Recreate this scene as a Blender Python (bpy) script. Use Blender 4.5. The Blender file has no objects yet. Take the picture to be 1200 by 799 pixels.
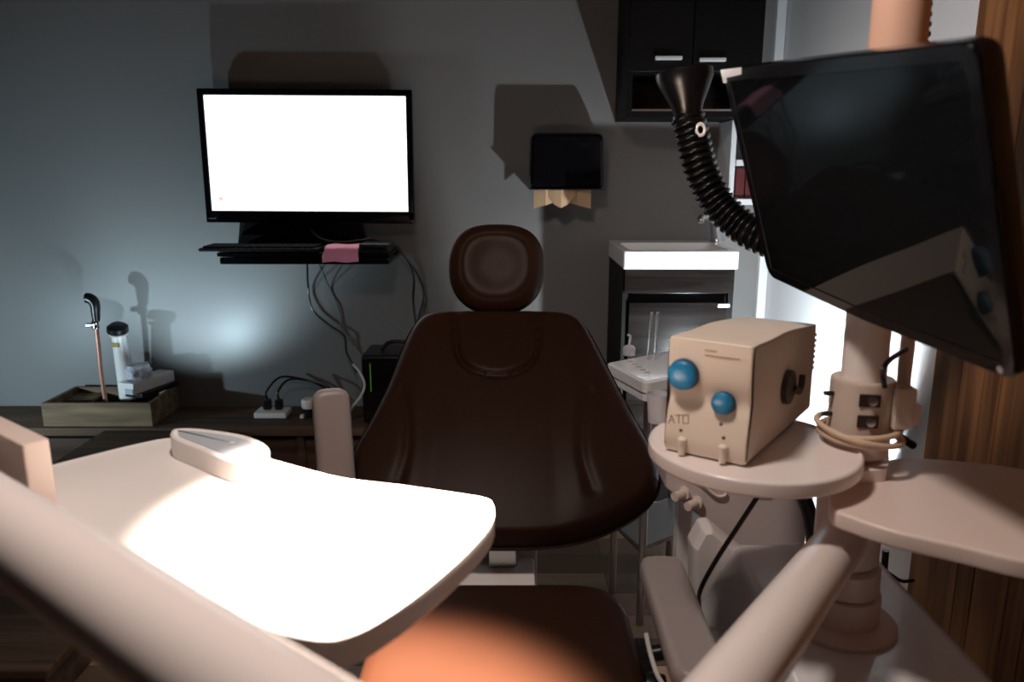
import bpy, bmesh, math, random
from mathutils import Vector, Matrix
random.seed(4)
scene = bpy.context.scene
COL = scene.collection
R = math.radians

# ------------------------------------------------------------------ camera geometry (used to survey real positions from the photo)
CAMZ, PITCH, FOC = 1.12, R(12.5), 900.0
cp, sp = math.cos(PITCH), math.sin(PITCH)
def ray(x, y):
    a, b = (x-600)/FOC, -(y-399.5)/FOC
    return Vector((a, b*sp+cp, b*cp-sp))
def on_z(x, y, z):
    r = ray(x, y); t = (z-CAMZ)/r.z
    return Vector((r.x*t, r.y*t, z))
def on_y(x, y, Y):
    r = ray(x, y); t = Y/r.y
    return Vector((r.x*t, Y, CAMZ+r.z*t))
def at_d(x, y, d):
    return ray(x, y)*d + Vector((0, 0, CAMZ))
def on_plane(x, y, p, n):
    o = Vector((0, 0, CAMZ)); r = ray(x, y)
    return o + r*((p-o).dot(n)/r.dot(n))

def proj(p):
    v = Vector(p) - Vector((0, 0, CAMZ)); d = v.y*cp - v.z*sp
    return 600+FOC*v.x/d, 399.5-FOC*(v.y*sp+v.z*cp)/d
def z_over(xy, py):
    lo, hi = -1.0, 3.0
    for _ in range(50):
        m = (lo+hi)/2
        if proj((xy[0], xy[1], m))[1] > py: lo = m
        else: hi = m
    return m
# ------------------------------------------------------------------ materials
MATS = {}
def mat(name, col, rough=0.5, metal=0.0, spec=0.5, emis=None, estr=0.0, trans=0.0, alpha=1.0, coat=0.0, bump=None, noise=None, ior=1.45):
    m = bpy.data.materials.new(name); m.use_nodes = True
    nt = m.node_tree; b = nt.nodes['Principled BSDF']
    b.inputs['Base Color'].default_value = (*col, 1)
    b.inputs['Roughness'].default_value = rough
    b.inputs['Metallic'].default_value = metal
    b.inputs['Specular IOR Level'].default_value = spec
    b.inputs['IOR'].default_value = ior
    b.inputs['Transmission Weight'].default_value = trans
    b.inputs['Alpha'].default_value = alpha
    b.inputs['Coat Weight'].default_value = coat
    b.inputs['Coat Roughness'].default_value = 0.05
    if emis:
        b.inputs['Emission Color'].default_value = (*emis, 1); b.inputs['Emission Strength'].default_value = estr
    if noise or bump:
        tc = nt.nodes.new('ShaderNodeTexCoord'); n = nt.nodes.new('ShaderNodeTexNoise')
        nt.links.new(tc.outputs['Object'], n.inputs['Vector'])
        n.inputs['Detail'].default_value = 5
    if noise:      # (scale, second colour)
        n.inputs['Scale'].default_value = noise[0]
        mx = nt.nodes.new('ShaderNodeMix'); mx.data_type = 'RGBA'
        mx.inputs['A'].default_value = (*col, 1); mx.inputs['B'].default_value = (*noise[1], 1)
        nt.links.new(n.outputs['Fac'], mx.inputs['Factor']); nt.links.new(mx.outputs['Result'], b.inputs['Base Color'])
    if bump:       # (scale, strength)
        n2 = nt.nodes.new('ShaderNodeTexNoise'); n2.inputs['Scale'].default_value = bump[0]; n2.inputs['Detail'].default_value = 4
        nt.links.new(tc.outputs['Object'], n2.inputs['Vector'])
        bp = nt.nodes.new('ShaderNodeBump'); bp.inputs['Strength'].default_value = bump[1]; bp.inputs['Distance'].default_value = 0.002
        nt.links.new(n2.outputs['Fac'], bp.inputs['Height']); nt.links.new(bp.outputs['Normal'], b.inputs['Normal'])
    MATS[name] = m
    return m

def wood_mat(name, c1, c2, axis='Z', scale=18, rough=0.45, stretch=0.06):
    m = bpy.data.materials.new(name); m.use_nodes = True
    nt = m.node_tree; b = nt.nodes['Principled BSDF']; L = nt.links
    tc = nt.nodes.new('ShaderNodeTexCoord'); mp = nt.nodes.new('ShaderNodeMapping')
    s = [1, 1, 1]; s['XYZ'.index(axis)] = stretch
    mp.inputs['Scale'].default_value = s
    L.new(tc.outputs['Object'], mp.inputs['Vector'])
    n = nt.nodes.new('ShaderNodeTexNoise'); n.inputs['Scale'].default_value = scale; n.inputs['Detail'].default_value = 6; n.inputs['Distortion'].default_value = 0.6
    L.new(mp.outputs['Vector'], n.inputs['Vector'])
    cr = nt.nodes.new('ShaderNodeValToRGB')
    cr.color_ramp.elements[0].position = 0.35; cr.color_ramp.elements[0].color = (*c1, 1)
    cr.color_ramp.elements[1].position = 0.68; cr.color_ramp.elements[1].color = (*c2, 1)
    L.new(n.outputs['Fac'], cr.inputs['Fac']); L.new(cr.outputs['Color'], b.inputs['Base Color']); b.inputs['Specular IOR Level'].default_value = 0.25
    b.inputs['Roughness'].default_value = rough
    bp = nt.nodes.new('ShaderNodeBump'); bp.inputs['Strength'].default_value = 0.15; bp.inputs['Distance'].default_value = 0.002
    L.new(n.outputs['Fac'], bp.inputs['Height']); L.new(bp.outputs['Normal'], b.inputs['Normal'])
    return m

def floor_mat():
    m = bpy.data.materials.new('patchwork plank vinyl'); m.use_nodes = True
    nt = m.node_tree; b = nt.nodes['Principled BSDF']; L = nt.links
    tc = nt.nodes.new('ShaderNodeTexCoord')
    br = nt.nodes.new('ShaderNodeTexBrick')
    br.offset = 0.37; br.inputs['Scale'].default_value = 1.0
    br.inputs['Brick Width'].default_value = 0.42; br.inputs['Row Height'].default_value = 0.105
    br.inputs['Mortar Size'].default_value = 0.0012; br.inputs['Bias'].default_value = 0.0
    br.inputs['Color1'].default_value = (0.12, 0.07, 0.035, 1); br.inputs['Color2'].default_value = (0.75, 0.48, 0.34, 1)
    br.inputs['Mortar'].default_value = (0.02, 0.014, 0.01, 1)
    L.new(tc.outputs['Object'], br.inputs['Vector'])
    mp = nt.nodes.new('ShaderNodeMapping'); mp.inputs['Scale'].default_value = (0.08, 1, 1)
    L.new(tc.outputs['Object'], mp.inputs['Vector'])
    n = nt.nodes.new('ShaderNodeTexNoise'); n.inputs['Scale'].default_value = 30; n.inputs['Detail'].default_value = 6
    L.new(mp.outputs['Vector'], n.inputs['Vector'])
    mx = nt.nodes.new('ShaderNodeMix'); mx.data_type = 'RGBA'; mx.blend_type = 'MULTIPLY'; mx.inputs['Factor'].default_value = 0.6
    L.new(br.outputs['Color'], mx.inputs['A']); L.new(n.outputs['Color'], mx.inputs['B'])
    L.new(mx.outputs['Result'], b.inputs['Base Color'])
    b.inputs['Roughness'].default_value = 0.45
    return m

M_wall = mat('satin grey paint', (0.170, 0.164, 0.160), rough=0.42, spec=0.45, noise=(1.3, (0.188, 0.183, 0.178)), bump=(60, 0.06))
M_white_wall = mat('white paint', (0.66, 0.67, 0.69), rough=0.55, bump=(60, 0.05))
M_ceiling = mat('ceiling paint', (0.12, 0.115, 0.11), rough=0.8)
M_floor = floor_mat()
M_panelwood = wood_mat('orange brown wood panel', (0.13, 0.055, 0.021), (0.38, 0.18, 0.075), 'Z', 26, 0.5, 0.05)
M_bench = wood_mat('dark brown bench wood', (0.045, 0.025, 0.015), (0.12, 0.07, 0.042), 'X', 22, 0.6, 0.06)
M_bench_red = wood_mat('reddish brown board', (0.05, 0.028, 0.02), (0.10, 0.06, 0.042), 'X', 22, 0.55, 0.06)
M_crate = wood_mat('weathered crate wood', (0.10, 0.062, 0.034), (0.26, 0.175, 0.10), 'X', 22, 0.6, 0.1)
M_cabwood = wood_mat('charcoal brown woodgrain', (0.004, 0.003, 0.0028), (0.020, 0.015, 0.013), 'X', 26, 0.2, 0.06)
M_cabdark = mat('black cabinet laminate', (0.003, 0.0028, 0.0028), rough=0.5, spec=0.16)
M_gap = mat('dark recess', (0.006, 0.005, 0.005), rough=0.8, spec=0.2)
M_leather = mat('dark brown leather', (0.0165, 0.0058, 0.0028), rough=0.46, spec=0.13, bump=(260, 0.12), noise=(5, (0.026, 0.0094, 0.0044)))
M_white = mat('warm white plastic', (0.80, 0.76, 0.73), rough=0.3, spec=0.5)
M_sleeve_lit = mat('warm lit enamel', (0.68, 0.42, 0.31), rough=0.35)  # peach puts the warm light on the pole top into the colour
M_tray = mat('white tray plastic', (0.84, 0.80, 0.78), rough=0.28, spec=0.5)
M_arm = mat('pinkish white enamel', (0.83, 0.75, 0.72), rough=0.25, spec=0.5)
M_beige = mat('beige enamel', (0.74, 0.62, 0.56), rough=0.38)
M_coll = mat('grey beige plastic', (0.58, 0.48, 0.42), rough=0.4)
M_armrest = mat('grey armrest pad', (0.29, 0.25, 0.24), rough=0.42, spec=0.5)
M_greypad = mat('pale grey panel', (0.42, 0.46, 0.50), rough=0.35)
M_unit = mat('grey white unit shell', (0.78, 0.76, 0.78), rough=0.16, spec=0.5, coat=0.3)
M_unit2 = mat('pale unit plastic', (0.66, 0.58, 0.57), rough=0.4)
M_scaler = mat('cream appliance plastic', (0.76, 0.65, 0.545), rough=0.42)
M_blue = mat('blue knob plastic', (0.008, 0.125, 0.26), rough=0.35, spec=0.4)
M_bluedk = mat('dark blue knob collar', (0.006, 0.04, 0.11), rough=0.4)
M_brown = mat('brown plastic', (0.035, 0.018, 0.012), rough=0.35)
M_print = mat('faded brown print', (0.36, 0.25, 0.18), rough=0.6)
M_keypad = mat('khaki keypad print', (0.42, 0.36, 0.26), rough=0.6)
M_black = mat('black plastic', (0.008, 0.008, 0.009), rough=0.3, spec=0.5)
M_gloss = mat('glossy black', (0.003, 0.003, 0.004), rough=0.1, spec=0.3)
M_screen = mat('dark glossy screen', (0.002, 0.0025, 0.003), rough=0.04, spec=0.2)
M_ribhose = mat('black ribbed hose', (0.003, 0.003, 0.0035), rough=0.28, spec=0.28)
M_chrome = mat('chrome', (0.75, 0.76, 0.78), rough=0.12, metal=1.0)
M_steel = mat('brushed steel', (0.55, 0.55, 0.56), rough=0.3, metal=1.0)
M_ceramic = mat('white ceramic', (0.86, 0.87, 0.88), rough=0.12, coat=0.3)
M_paper = mat('tan paper towel', (0.52, 0.34, 0.20), rough=0.8)
M_pink = mat('pink fabric', (0.92, 0.34, 0.48), rough=0.7)
M_copper = mat('copper pink shaft', (0.55, 0.27, 0.20), rough=0.35, metal=0.3)
M_clear = mat('clear plastic', (0.85, 0.87, 0.9), rough=0.1, trans=0.85, ior=1.2)
M_frost = mat('frosted plastic', (0.72, 0.72, 0.78), rough=0.35, trans=0.35)
M_cable_beige = mat('beige rubber cable', (0.62, 0.47, 0.34), rough=0.5)
M_darkcable = mat('dark brown cable', (0.02, 0.014, 0.012), rough=0.4)
M_greycable = mat('grey cable', (0.12, 0.12, 0.125), rough=0.5)
M_whitecable = mat('pale cable', (0.55, 0.55, 0.52), rough=0.5)
M_tv = mat('lit white screen', (0.02, 0.02, 0.02), rough=0.3, emis=(1.0, 1.0, 1.0), estr=2.2)
M_icon = mat('lit pale pink icon', (0.02, 0.02, 0.02), rough=0.3, emis=(1.0, 0.72, 0.66), estr=0.95)
M_led = mat('green status light', (0.01, 0.02, 0.01), rough=0.4, emis=(0.25, 0.8, 0.08), estr=0.12)
M_handle = mat('pale metal handle', (0.85, 0.85, 0.86), rough=0.35, metal=0.4)
M_red = mat('dark red book cloth', (0.075, 0.006, 0.008), rough=0.6)
M_yellow = mat('yellow mark', (0.35, 0.27, 0.04), rough=0.6)

# ------------------------------------------------------------------ object helpers
def tag(o, label, cat, group=None):
    o['label'] = label; o['category'] = cat
    if group: o['group'] = group
    return o
def obj(name, bm, m, parent=None, smooth=True, angle=40):
    me = bpy.data.meshes.new(name)
    bmesh.ops.recalc_face_normals(bm, faces=bm.faces)
    bm.to_mesh(me); bm.free()
    o = bpy.data.objects.new(name, me); COL.objects.link(o)
    me.materials.append(m)
    if smooth:
        me.polygons.foreach_set('use_smooth', [True]*len(me.polygons))
        me.set_sharp_from_angle(angle=R(angle))
        w_ = o.modifiers.new('normals', 'WEIGHTED_NORMAL'); w_.keep_sharp = True
    if parent is not None:
        o.parent = parent
        o.matrix_parent_inverse = world_of(parent).inverted()
    return o
def world_of(o):
    w = o.matrix_basis.copy()
    if o.parent is not None: w = world_of(o.parent) @ o.matrix_parent_inverse @ w
    return w
def thing(name, label, cat, loc=(0, 0, 0), group=None):
    o = bpy.data.objects.new(name, None); COL.objects.link(o)
    o.location = loc; o.empty_display_size = 0.05
    return tag(o, label, cat, group)
def struct(name, bm, m, smooth=False):
    o = obj(name, bm, m, smooth=smooth); o['kind'] = 'structure'; return o

def BM(): return bmesh.new()
def add_box(bm, lo, hi, M=None, bev=0.0, seg=2):
    lo, hi = Vector(lo), Vector(hi)
    t = bmesh.new()
    bmesh.ops.create_cube(t, size=1.0)
    bmesh.ops.scale(t, vec=hi-lo, verts=t.verts)
    bmesh.ops.translate(t, vec=(lo+hi)/2, verts=t.verts)
    if bev > 0:
        bmesh.ops.bevel(t, geom=list(t.edges), offset=bev, segments=seg, profile=0.5, affect='EDGES', clamp_overlap=True)
    merge(bm, t, M)
def merge(bm, t, M=None):
    if M is not None: bmesh.ops.transform(t, matrix=M, verts=t.verts)
    me = bpy.data.meshes.new('tmp'); t.to_mesh(me); t.free(); bm.from_mesh(me); bpy.data.meshes.remove(me)
def frame(origin, zdir, xhint=(1, 0, 0)):
    z = Vector(zdir).normalized(); x = Vector(xhint); x = x - z*x.dot(z)
    if x.length < 1e-4: x = Vector((0, 1, 0)) - z*z.y
    x.normalize(); y = z.cross(x)
    return Matrix(((x.x, y.x, z.x, origin[0]), (x.y, y.y, z.y, origin[1]), (x.z, y.z, z.z, origin[2]), (0, 0, 0, 1)))
def add_lathe(bm, prof, M=None, seg=32):
    """prof = [(r, z)...] around local Z; ends closed by fans when r is 0."""
    t = bmesh.new(); rings = []
    for r, z in prof:
        if r < 1e-6: rings.append([t.verts.new((0, 0, z))])
        else: rings.append([t.verts.new((r*math.cos(2*math.pi*k/seg), r*math.sin(2*math.pi*k/seg), z)) for k in range(seg)])
    for a, b in zip(rings, rings[1:]):
        for k in range(seg):
            k2 = (k+1) % seg
            if len(a) == 1 and len(b) == 1: continue
            if len(a) == 1: t.faces.new((a[0], b[k2], b[k]))
            elif len(b) == 1: t.faces.new((a[k], a[k2], b[0]))
            else: t.faces.new((a[k], a[k2], b[k2], b[k]))
    merge(bm, t, M)
def spline(pts, n=8):
    pts = [Vector(p) for p in pts]
    if len(pts) < 3: 
        return [pts[0].lerp(pts[1], i/n) for i in range(n+1)]
    P = [2*pts[0]-pts[1]] + pts + [2*pts[-1]-pts[-2]]
    out = []
    for i in range(1, len(P)-2):
        p0, p1, p2, p3 = P[i-1:i+3]
        for k in range(n):
            u = k/n
            out.append(0.5*((2*p1) + (p2-p0)*u + (2*p0-5*p1+4*p2-p3)*u*u + (3*p1-p0-3*p2+p3)*u**3))
    out.append(pts[-1]); return out
def add_tube(bm, pts, r, seg=12, cap=True, rfun=None):
    """sweep a circle along pts (already dense); rfun(i) overrides the radius."""
    t = bmesh.new(); pts = [Vector(p) for p in pts]; rings = []
    d = (pts[1]-pts[0]).normalized(); x = d.orthogonal().normalized()
    for i, p in enumerate(pts):
        if i == 0: d = pts[1]-pts[0]
        elif i == len(pts)-1: d = pts[-1]-pts[-2]
        else: d = pts[i+1]-pts[i-1]
        d.normalize(); x = (x - d*x.dot(d)).normalized(); y = d.cross(x)
        rr = rfun(i) if rfun else r
        rings.append([t.verts.new(p + (x*math.cos(2*math.pi*k/seg) + y*math.sin(2*math.pi*k/seg))*rr) for k in range(seg)])
    for a, b in zip(rings, rings[1:]):
        for k in range(seg): t.faces.new((a[k], a[(k+1) % seg], b[(k+1) % seg], b[k]))
    if cap: t.faces.new(list(reversed(rings[0]))); t.faces.new(rings[-1])
    merge(bm, t)
def rounded_poly(pts, rad, n=6):
    """2D polygon with rounded corners; rad scalar or list."""
    out = []; N = len(pts)
    for i in range(N):
        p = Vector(pts[i][:2]); a = Vector(pts[i-1][:2]); b = Vector(pts[(i+1) % N][:2])
        r = rad[i] if isinstance(rad, (list, tuple)) else rad
        u, v = (a-p), (b-p); lu, lv = u.length, v.length; u.normalize(); v.normalize()
        if r <= 0: out.append(p); continue
        ang = u.angle(v); d = min(r/math.tan(ang/2), 0.49*lu, 0.49*lv)
        s, e = p+u*d, p+v*d
        for k in range(n+1):
            t = k/n
            out.append((1-t)**2*s + 2*t*(1-t)*p + t*t*e)
    return out
def offset_poly(pts, d):
    """move a counter-clockwise polygon inward by d (vertex normals)."""
    N = len(pts); out = []
    area = sum(pts[i][0]*pts[(i+1) % N][1]-pts[(i+1) % N][0]*pts[i][1] for i in range(N))
    s = 1 if area > 0 else -1
    for i in range(N):
        a, p, b = Vector(pts[i-1][:2]), Vector(pts[i][:2]), Vector(pts[(i+1) % N][:2])
        t = (b-a)
        if t.length < 1e-9: out.append(p); continue
        t.normalize(); out.append(p + Vector((-t.y, t.x))*d*s)
    return out
def add_layers(bm, layers, M=None, cap0=True, cap1=True):
    """layers = [(poly2d, z)...] with equal counts, skinned; ends capped."""
    t = bmesh.new(); rings = [[t.verts.new((p[0], p[1], z)) for p in poly] for poly, z in layers]
    n = len(rings[0])
    for a, b in zip(rings, rings[1:]):
        for k in range(n): t.faces.new((a[k], a[(k+1) % n], b[(k+1) % n], b[k]))
    if cap0: t.faces.new(list(reversed(rings[0])))
    if cap1: t.faces.new(rings[-1])
    merge(bm, t, M)
def add_plate(bm, poly, z0, z1, bev=0.004, M=None, lip=None):
    """plate with soft edges; lip=(width, depth) sinks the top inside a raised border."""
    o = lambda d: offset_poly(poly, d)
    L = [(o(bev), z0), (o(bev*0.3), z0+bev*0.3), (poly, z0+bev), (poly, z1-bev), (o(bev*0.3), z1-bev*0.3), (o(bev), z1)]
    if lip: L += [(o(lip[0]), z1), (o(lip[0]+lip[1]*1.5), z1-lip[1])]
    add_layers(bm, L, M)
def add_torus(bm, M, R_, r, seg=40, ms=10, tilt=None):
    pts = [Vector((R_*math.cos(2*math.pi*k/seg), R_*math.sin(2*math.pi*k/seg), 0)) for k in range(seg)]
    t = bmesh.new(); rings = []
    for k, p in enumerate(pts):
        e = p.normalized()
        rings.append([t.verts.new(p + (e*math.cos(2*math.pi*j/ms) + Vector((0, 0, 1))*math.sin(2*math.pi*j/ms))*r) for j in range(ms)])
    for k in range(seg):
        a, b = rings[k], rings[(k+1) % seg]
        for j in range(ms): t.faces.new((a[j], b[j], b[(j+1) % ms], a[(j+1) % ms]))
    merge(bm, t, M)
T = Matrix.Translation
def RZ(a): return Matrix.Rotation(a, 4, 'Z')

# ------------------------------------------------------------------ the room
XL, XR, YB, YF, ZC = -2.35, 0.93, 2.8, -1.6, 2.75
b = BM(); add_box(b, (XL-.1, YF-.1, -0.1), (XR+.1, YB+.1, 0)); struct('floor', b, M_floor)
b = BM(); add_box(b, (XL-.1, YF-.1, ZC), (XR+.1, YB+.1, ZC+.1)); struct('ceiling', b, M_ceiling)
b = BM(); add_box(b, (XL-.1, YB, 0), (XR+.1, YB+.1, ZC)); struct('wall_back', b, M_wall)
b = BM(); add_box(b, (XL-.1, YF, 0), (XL, YB, ZC)); struct('wall_left', b, M_wall)
b = BM(); add_box(b, (XR, YF, 0), (XR+.1, YB, ZC)); struct('wall_right', b, M_white_wall)
b = BM(); add_box(b, (XL-.1, YF-.1, 0), (XR+.1, YF, ZC)); struct('wall_front', b, M_wall)
# vertical slatted wood panelling that covers the near end of the right wall
b = BM(); y = 1.60
random.seed(9)
while y > -1.2:
    w = random.choice((0.052, 0.075, 0.075, 0.1))
    add_box(b, (XR-0.022+random.uniform(-.0006, .0006), y-w+0.003, 0), (XR+0.004, y, ZC-0.002), bev=0.001, seg=1); y -= w
add_box(b, (XR-0.019, -1.2, 0), (XR+0.002, 1.599, ZC-0.002))
struct('trim_1', b, M_panelwood, smooth=True)
# white conduit running up the corner
b = BM(); add_box(b, (XR-0.035, YB-0.03, 0), (XR-0.002, YB+.002, ZC), bev=0.004); struct('trim_2', b, M_white_wall, smooth=True)
b = BM(); add_box(b, (XL, YB-0.012, 0), (0.33, YB+.002, 0.07), bev=0.003); struct('baseboard_back', b, M_bench)

# ------------------------------------------------------------------ low bench along the back wall
BZ = 0.25
t = thing('wooden_bench', 'low dark brown wooden bench running along the grey back wall', 'bench', (-0.9, 2.66, 0))
b = BM(); add_box(b, (-2.2, 2.53, BZ-0.03), (0.05, YB-0.013, BZ), bev=0.004); obj('bench_top', b, M_bench, t)
x = -2.18
for i, w in enumerate((0.5, 0.42, 0.32, 0.2, 0.22, 0.2, 0.17)):
    b = BM(); add_box(b, (x+0.014, 2.56, 0.06), (x+w-0.014, 2.575, BZ-0.05), bev=0.003); obj('front_panel', b, M_bench_red if i % 2 else M_bench, t)
    b = BM(); add_box(b, (x-0.012, 2.545, 0), (x+0.012, 2.60, BZ-0.032), bev=0.002); obj('post', b, M_bench, t)
    x += w
b = BM(); add_box(b, (-2.19, 2.60, 0.0), (0.04, 2.61, BZ-0.035)); obj('back_board', b, M_gap, t)
t = thing('wooden_step', 'low brown wooden platform jutting out in front of the bench, left of the chair', 'platform', (-1.2, 2.3, 0))
b = BM(); add_box(b, (-1.41, 2.02, BZ-0.035), (-0.98, 2.525, BZ-0.005), bev=0.004); obj('platform_top', b, M_bench, t)
for sx in (-1.40, -1.01):
    b = BM(); add_box(b, (sx, 2.03, 0), (sx+0.02, 2.52, BZ-0.036), bev=0.002); obj('side_panel', b, M_bench_red, t)
# low box at the far left, seen below the arm
t = thing('storage_chest', 'low dark wooden chest on the floor at the left, beneath the white arm', 'chest', (-1.3, 1.62, 0))
b = BM(); add_box(b, (-1.75, 1.42, 0.0), (-0.98, 1.78, 0.09), bev=0.005); obj('body', b, M_bench_red, t)
b = BM(); add_box(b, (-1.77, 1.40, 0.091), (-0.96, 1.80, 0.112), bev=0.005); obj('lid', b, M_bench, t)

# ------------------------------------------------------------------ things on the bench (left)
cx0, cx1, cy0, cy1 = -1.63, -1.25, 2.545, 2.765
t = thing('wooden_crate', 'open weathered wooden crate holding the cane and white box on the bench', 'crate', (-1.44, 2.65, BZ))
for (lo, hi) in (((cx0, cy0, BZ+.001), (cx1, cy0+.016, BZ+.085)), ((cx0, cy1-.016, BZ+.001), (cx1, cy1, BZ+.085))):
    b = BM(); add_box(b, lo, hi, bev=0.002); obj('long_side', b, M_crate, t)
for (lo, hi) in (((cx0, cy0+.0165, BZ+.001), (cx0+.016, cy1-.0165, BZ+.085)), ((cx1-.016, cy0+.0165, BZ+.001), (cx1, cy1-.0165, BZ+.085))):
    b = BM(); add_box(b, lo, hi, bev=0.002); obj('short_side', b, M_crate, t)
b = BM(); add_box(b, (cx0+.017, cy0+.017, BZ+.002), (cx1-.017, cy1-.017, BZ+.012)); obj('bottom', b, M_gap, t)
b = BM(); add_box(b, (cx0+.02, cy0+.10, BZ+.055), (cx0+.12, cy1-.02, BZ+.065), bev=.002); obj('inner_board', b, M_crate, t)
# cane
p0 = on_y(123, 470, 2.66); p1 = on_y(113, 384, 2.66)
t = thing('walking_cane', 'copper coloured cane with curved black grip standing in the wooden crate', 'cane', (p0.x, p0.y, BZ+.013))
b = BM(); add_tube(b, spline([(p0.x+.004, p0.y, BZ+.014), on_y(119, 440, 2.66), on_y(116, 410, 2.66), p1], 6), .0075, 12); obj('shaft', b, M_copper, t)
b = BM(); q = on_y(112, 381, 2.66)
add_lathe(b, [(0, -.012), (.012, -.012), (.013, -.004), (.011, .004), (.013, .012), (.010, .018), (0, .018)], T(q), 20)
add_box(b, q+Vector((-.032, -.008, -.006)), q+Vector((.006, .008, .008)), bev=.003); obj('collar', b, M_chrome, t)
b = BM(); g = spline([on_y(113, 376, 2.66), on_y(112, 366, 2.66), on_y(111, 356, 2.66), on_y(106, 350, 2.66), on_y(99, 349, 2.66)], 6)
n = len(g); add_tube(b, g, .014, 14, rfun=lambda i: .0125 + .006*min(1, i/(n*.6)) - (.012 if i == n-1 else 0) - (.005 if i == n-2 else 0)); obj('grip', b, M_black, t)
# white tube with flat black cap
a0, a1 = on_y(152, 466, 2.70), on_y(139, 392, 2.68)
t = thing('white_tube', 'tall leaning white tube with black cap in the wooden crate', 'tube', a0)
b = BM(); add_tube(b, spline([a0, a0.lerp(a1, .5), a1], 8), .03, 20, rfun=lambda i: .034-.010*i/16); obj('tube_body', b, M_white, t)
b = BM(); M = frame(a1, (a1-a0)); add_lathe(b, [(.026, -.004), (.031, -.002), (.031, .006), (0, .006)], M, 24); obj('rim', b, M_coll, t)
b = BM(); M = frame(a1+(a1-a0).normalized()*.007, (a1-a0)+Vector((0.03, -.05, 0))); add_lathe(b, [(0, 0), (.030, 0), (.036, .008), (.035, .024), (.026, .032), (0, .034)], M, 24); obj('cap', b, M_black, t)
b = BM(); c = a0.lerp(a1, .88); add_box(b, (-.016, -.002, -.012), (.008, .002, .004), T(c+Vector((0, -.0255, 0))), bev=.001); obj('label_patch', b, M_yellow, t)
# white carton with grey side + clear bag
M = T(on_z(152, 478, BZ+.05)) @ RZ(R(-18))
t = thing('white_carton', 'long white carton resting across the right side of the wooden crate', 'box', M.translation)
b = BM(); add_box(b, (-.032, -.01, .053), (.036, .19, .094), M, bev=.003); obj('carton_body', b, M_white, t)
b = BM(); add_box(b, (.0, -.0125, .054), (.034, -.0105, .074), M, bev=.0005); obj('grey_patch', b, M_greypad, t)
b = BM(); add_box(b, (-.026, .012, .0362), (.050, .19, .0522), M, bev=.002); tag(obj('black_case', b, M_black), 'flat black case lying under the white carton in the crate', 'case')
b = BM(); bmesh.ops.create_icosphere(b, subdivisions=3, radius=1)
for v in b.verts:
    k = 1+.16*math.sin(7*v.co.x+2)*math.cos(6*v.co.y)+.10*math.sin(11*v.co.z)
    v.co = Vector((v.co.x*.042*k, v.co.y*.05*k, max(v.co.z, -.6)*.034*k))
bmesh.ops.transform(b, matrix=M @ T((.0, .06, .118)) @ RZ(.4), verts=b.verts)
tag(obj('plastic_bag', b, M_frost), 'crumpled clear plastic bag on top of the white carton', 'bag')

# ------------------------------------------------------------------ sockets, plugs, tub, PC tower
c = on_z(320, 487, BZ)
t = thing('socket_block', 'flat white socket block on the bench with two black plugs', 'power socket', c)
b = BM(); add_box(b, c+Vector((-.058, -.038, .001)), c+Vector((.058, .04, .022)), bev=.004); obj('housing', b, M_white, t)
for i, dx in enumerate((-.02, .022)):
    pc = c+Vector((dx, .008, .0225))
    tp = thing('power_plug', ('left' if i == 0 else 'right')+' one of the two black plugs standing in the white socket block', 'plug', pc, 'plugs in the socket block')
    b = BM(); add_box(b, pc+Vector((-.014, -.014, 0)), pc+Vector((.014, .014, .038)), bev=.006); obj('plug_body', b, M_black, tp)
    e = pc+Vector((0, 0, .037))
    k_ = .03*(1-i)
    pts = [e, e+Vector((.0, .0, .03)), e+Vector((.03, .03+k_, .065)), e+Vector((.09, .06+k_, .055)), e+Vector((.17, .07+k_, .025)), e+Vector((.25-.04*i, .07+k_, -.04))]
    b = BM(); add_tube(b, spline(pts, 8), .0042, 8); obj('lead', b, M_black, tp)
c = on_z(363, 489, BZ)
t = thing('adapter_tub', 'small white topped charger tub on the bench beside the raised armrest', 'charger', c)
b = BM(); add_lathe(b, [(0, .001), (.018, .001), (.022, .03), (.0, .031)], T(c+Vector((0, 0, .006))), 24); obj('lower_body', b, M_black, t)
b = BM(); add_lathe(b, [(0, .03), (.025, .03), (.027, .036), (.027, .055), (.022, .062), (0, .063)], T(c+Vector((0, 0, .008))), 24); obj('top_cover', b, M_white, t)
for s in (-1, 1):
    b = BM(); add_box(b, c+Vector((s*.024-.007, -.02, .001)), c+Vector((s*.024+.007, .0, .014)), bev=.003); obj('foot', b, M_white, t)
# PC tower
l = on_y(421, 400, 2.58); r = on_y(486, 400, 2.58)
t = thing('computer_tower', 'black computer tower on the bench half hidden behind the chair back', 'computer', (.5*(l.x+r.x), 2.66, BZ))
b = BM(); add_box(b, (l.x, 2.585, BZ+.002), (r.x, 2.77, BZ+.245), bev=.012, seg=3); obj('case', b, M_black, t)
b = BM(); add_box(b, (l.x+.006, 2.572, BZ+.01), (r.x-.006, 2.584, BZ+.235), bev=.005); obj('front_panel', b, M_gloss, t)
b = BM(); add_box(b, (l.x+.034, 2.5695, BZ+.12), (l.x+.037, 2.5718, BZ+.22)); obj('status_light', b, M_led, t)
b = BM(); add_tube(b, spline([(l.x+.06, 2.66, BZ+.246), (l.x+.09, 2.66, BZ+.275), (l.x+.15, 2.66, BZ+.275), (r.x-.02, 2.66, BZ+.246)], 6), .007, 10); obj('carry_handle', b, M_black, t)

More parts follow.
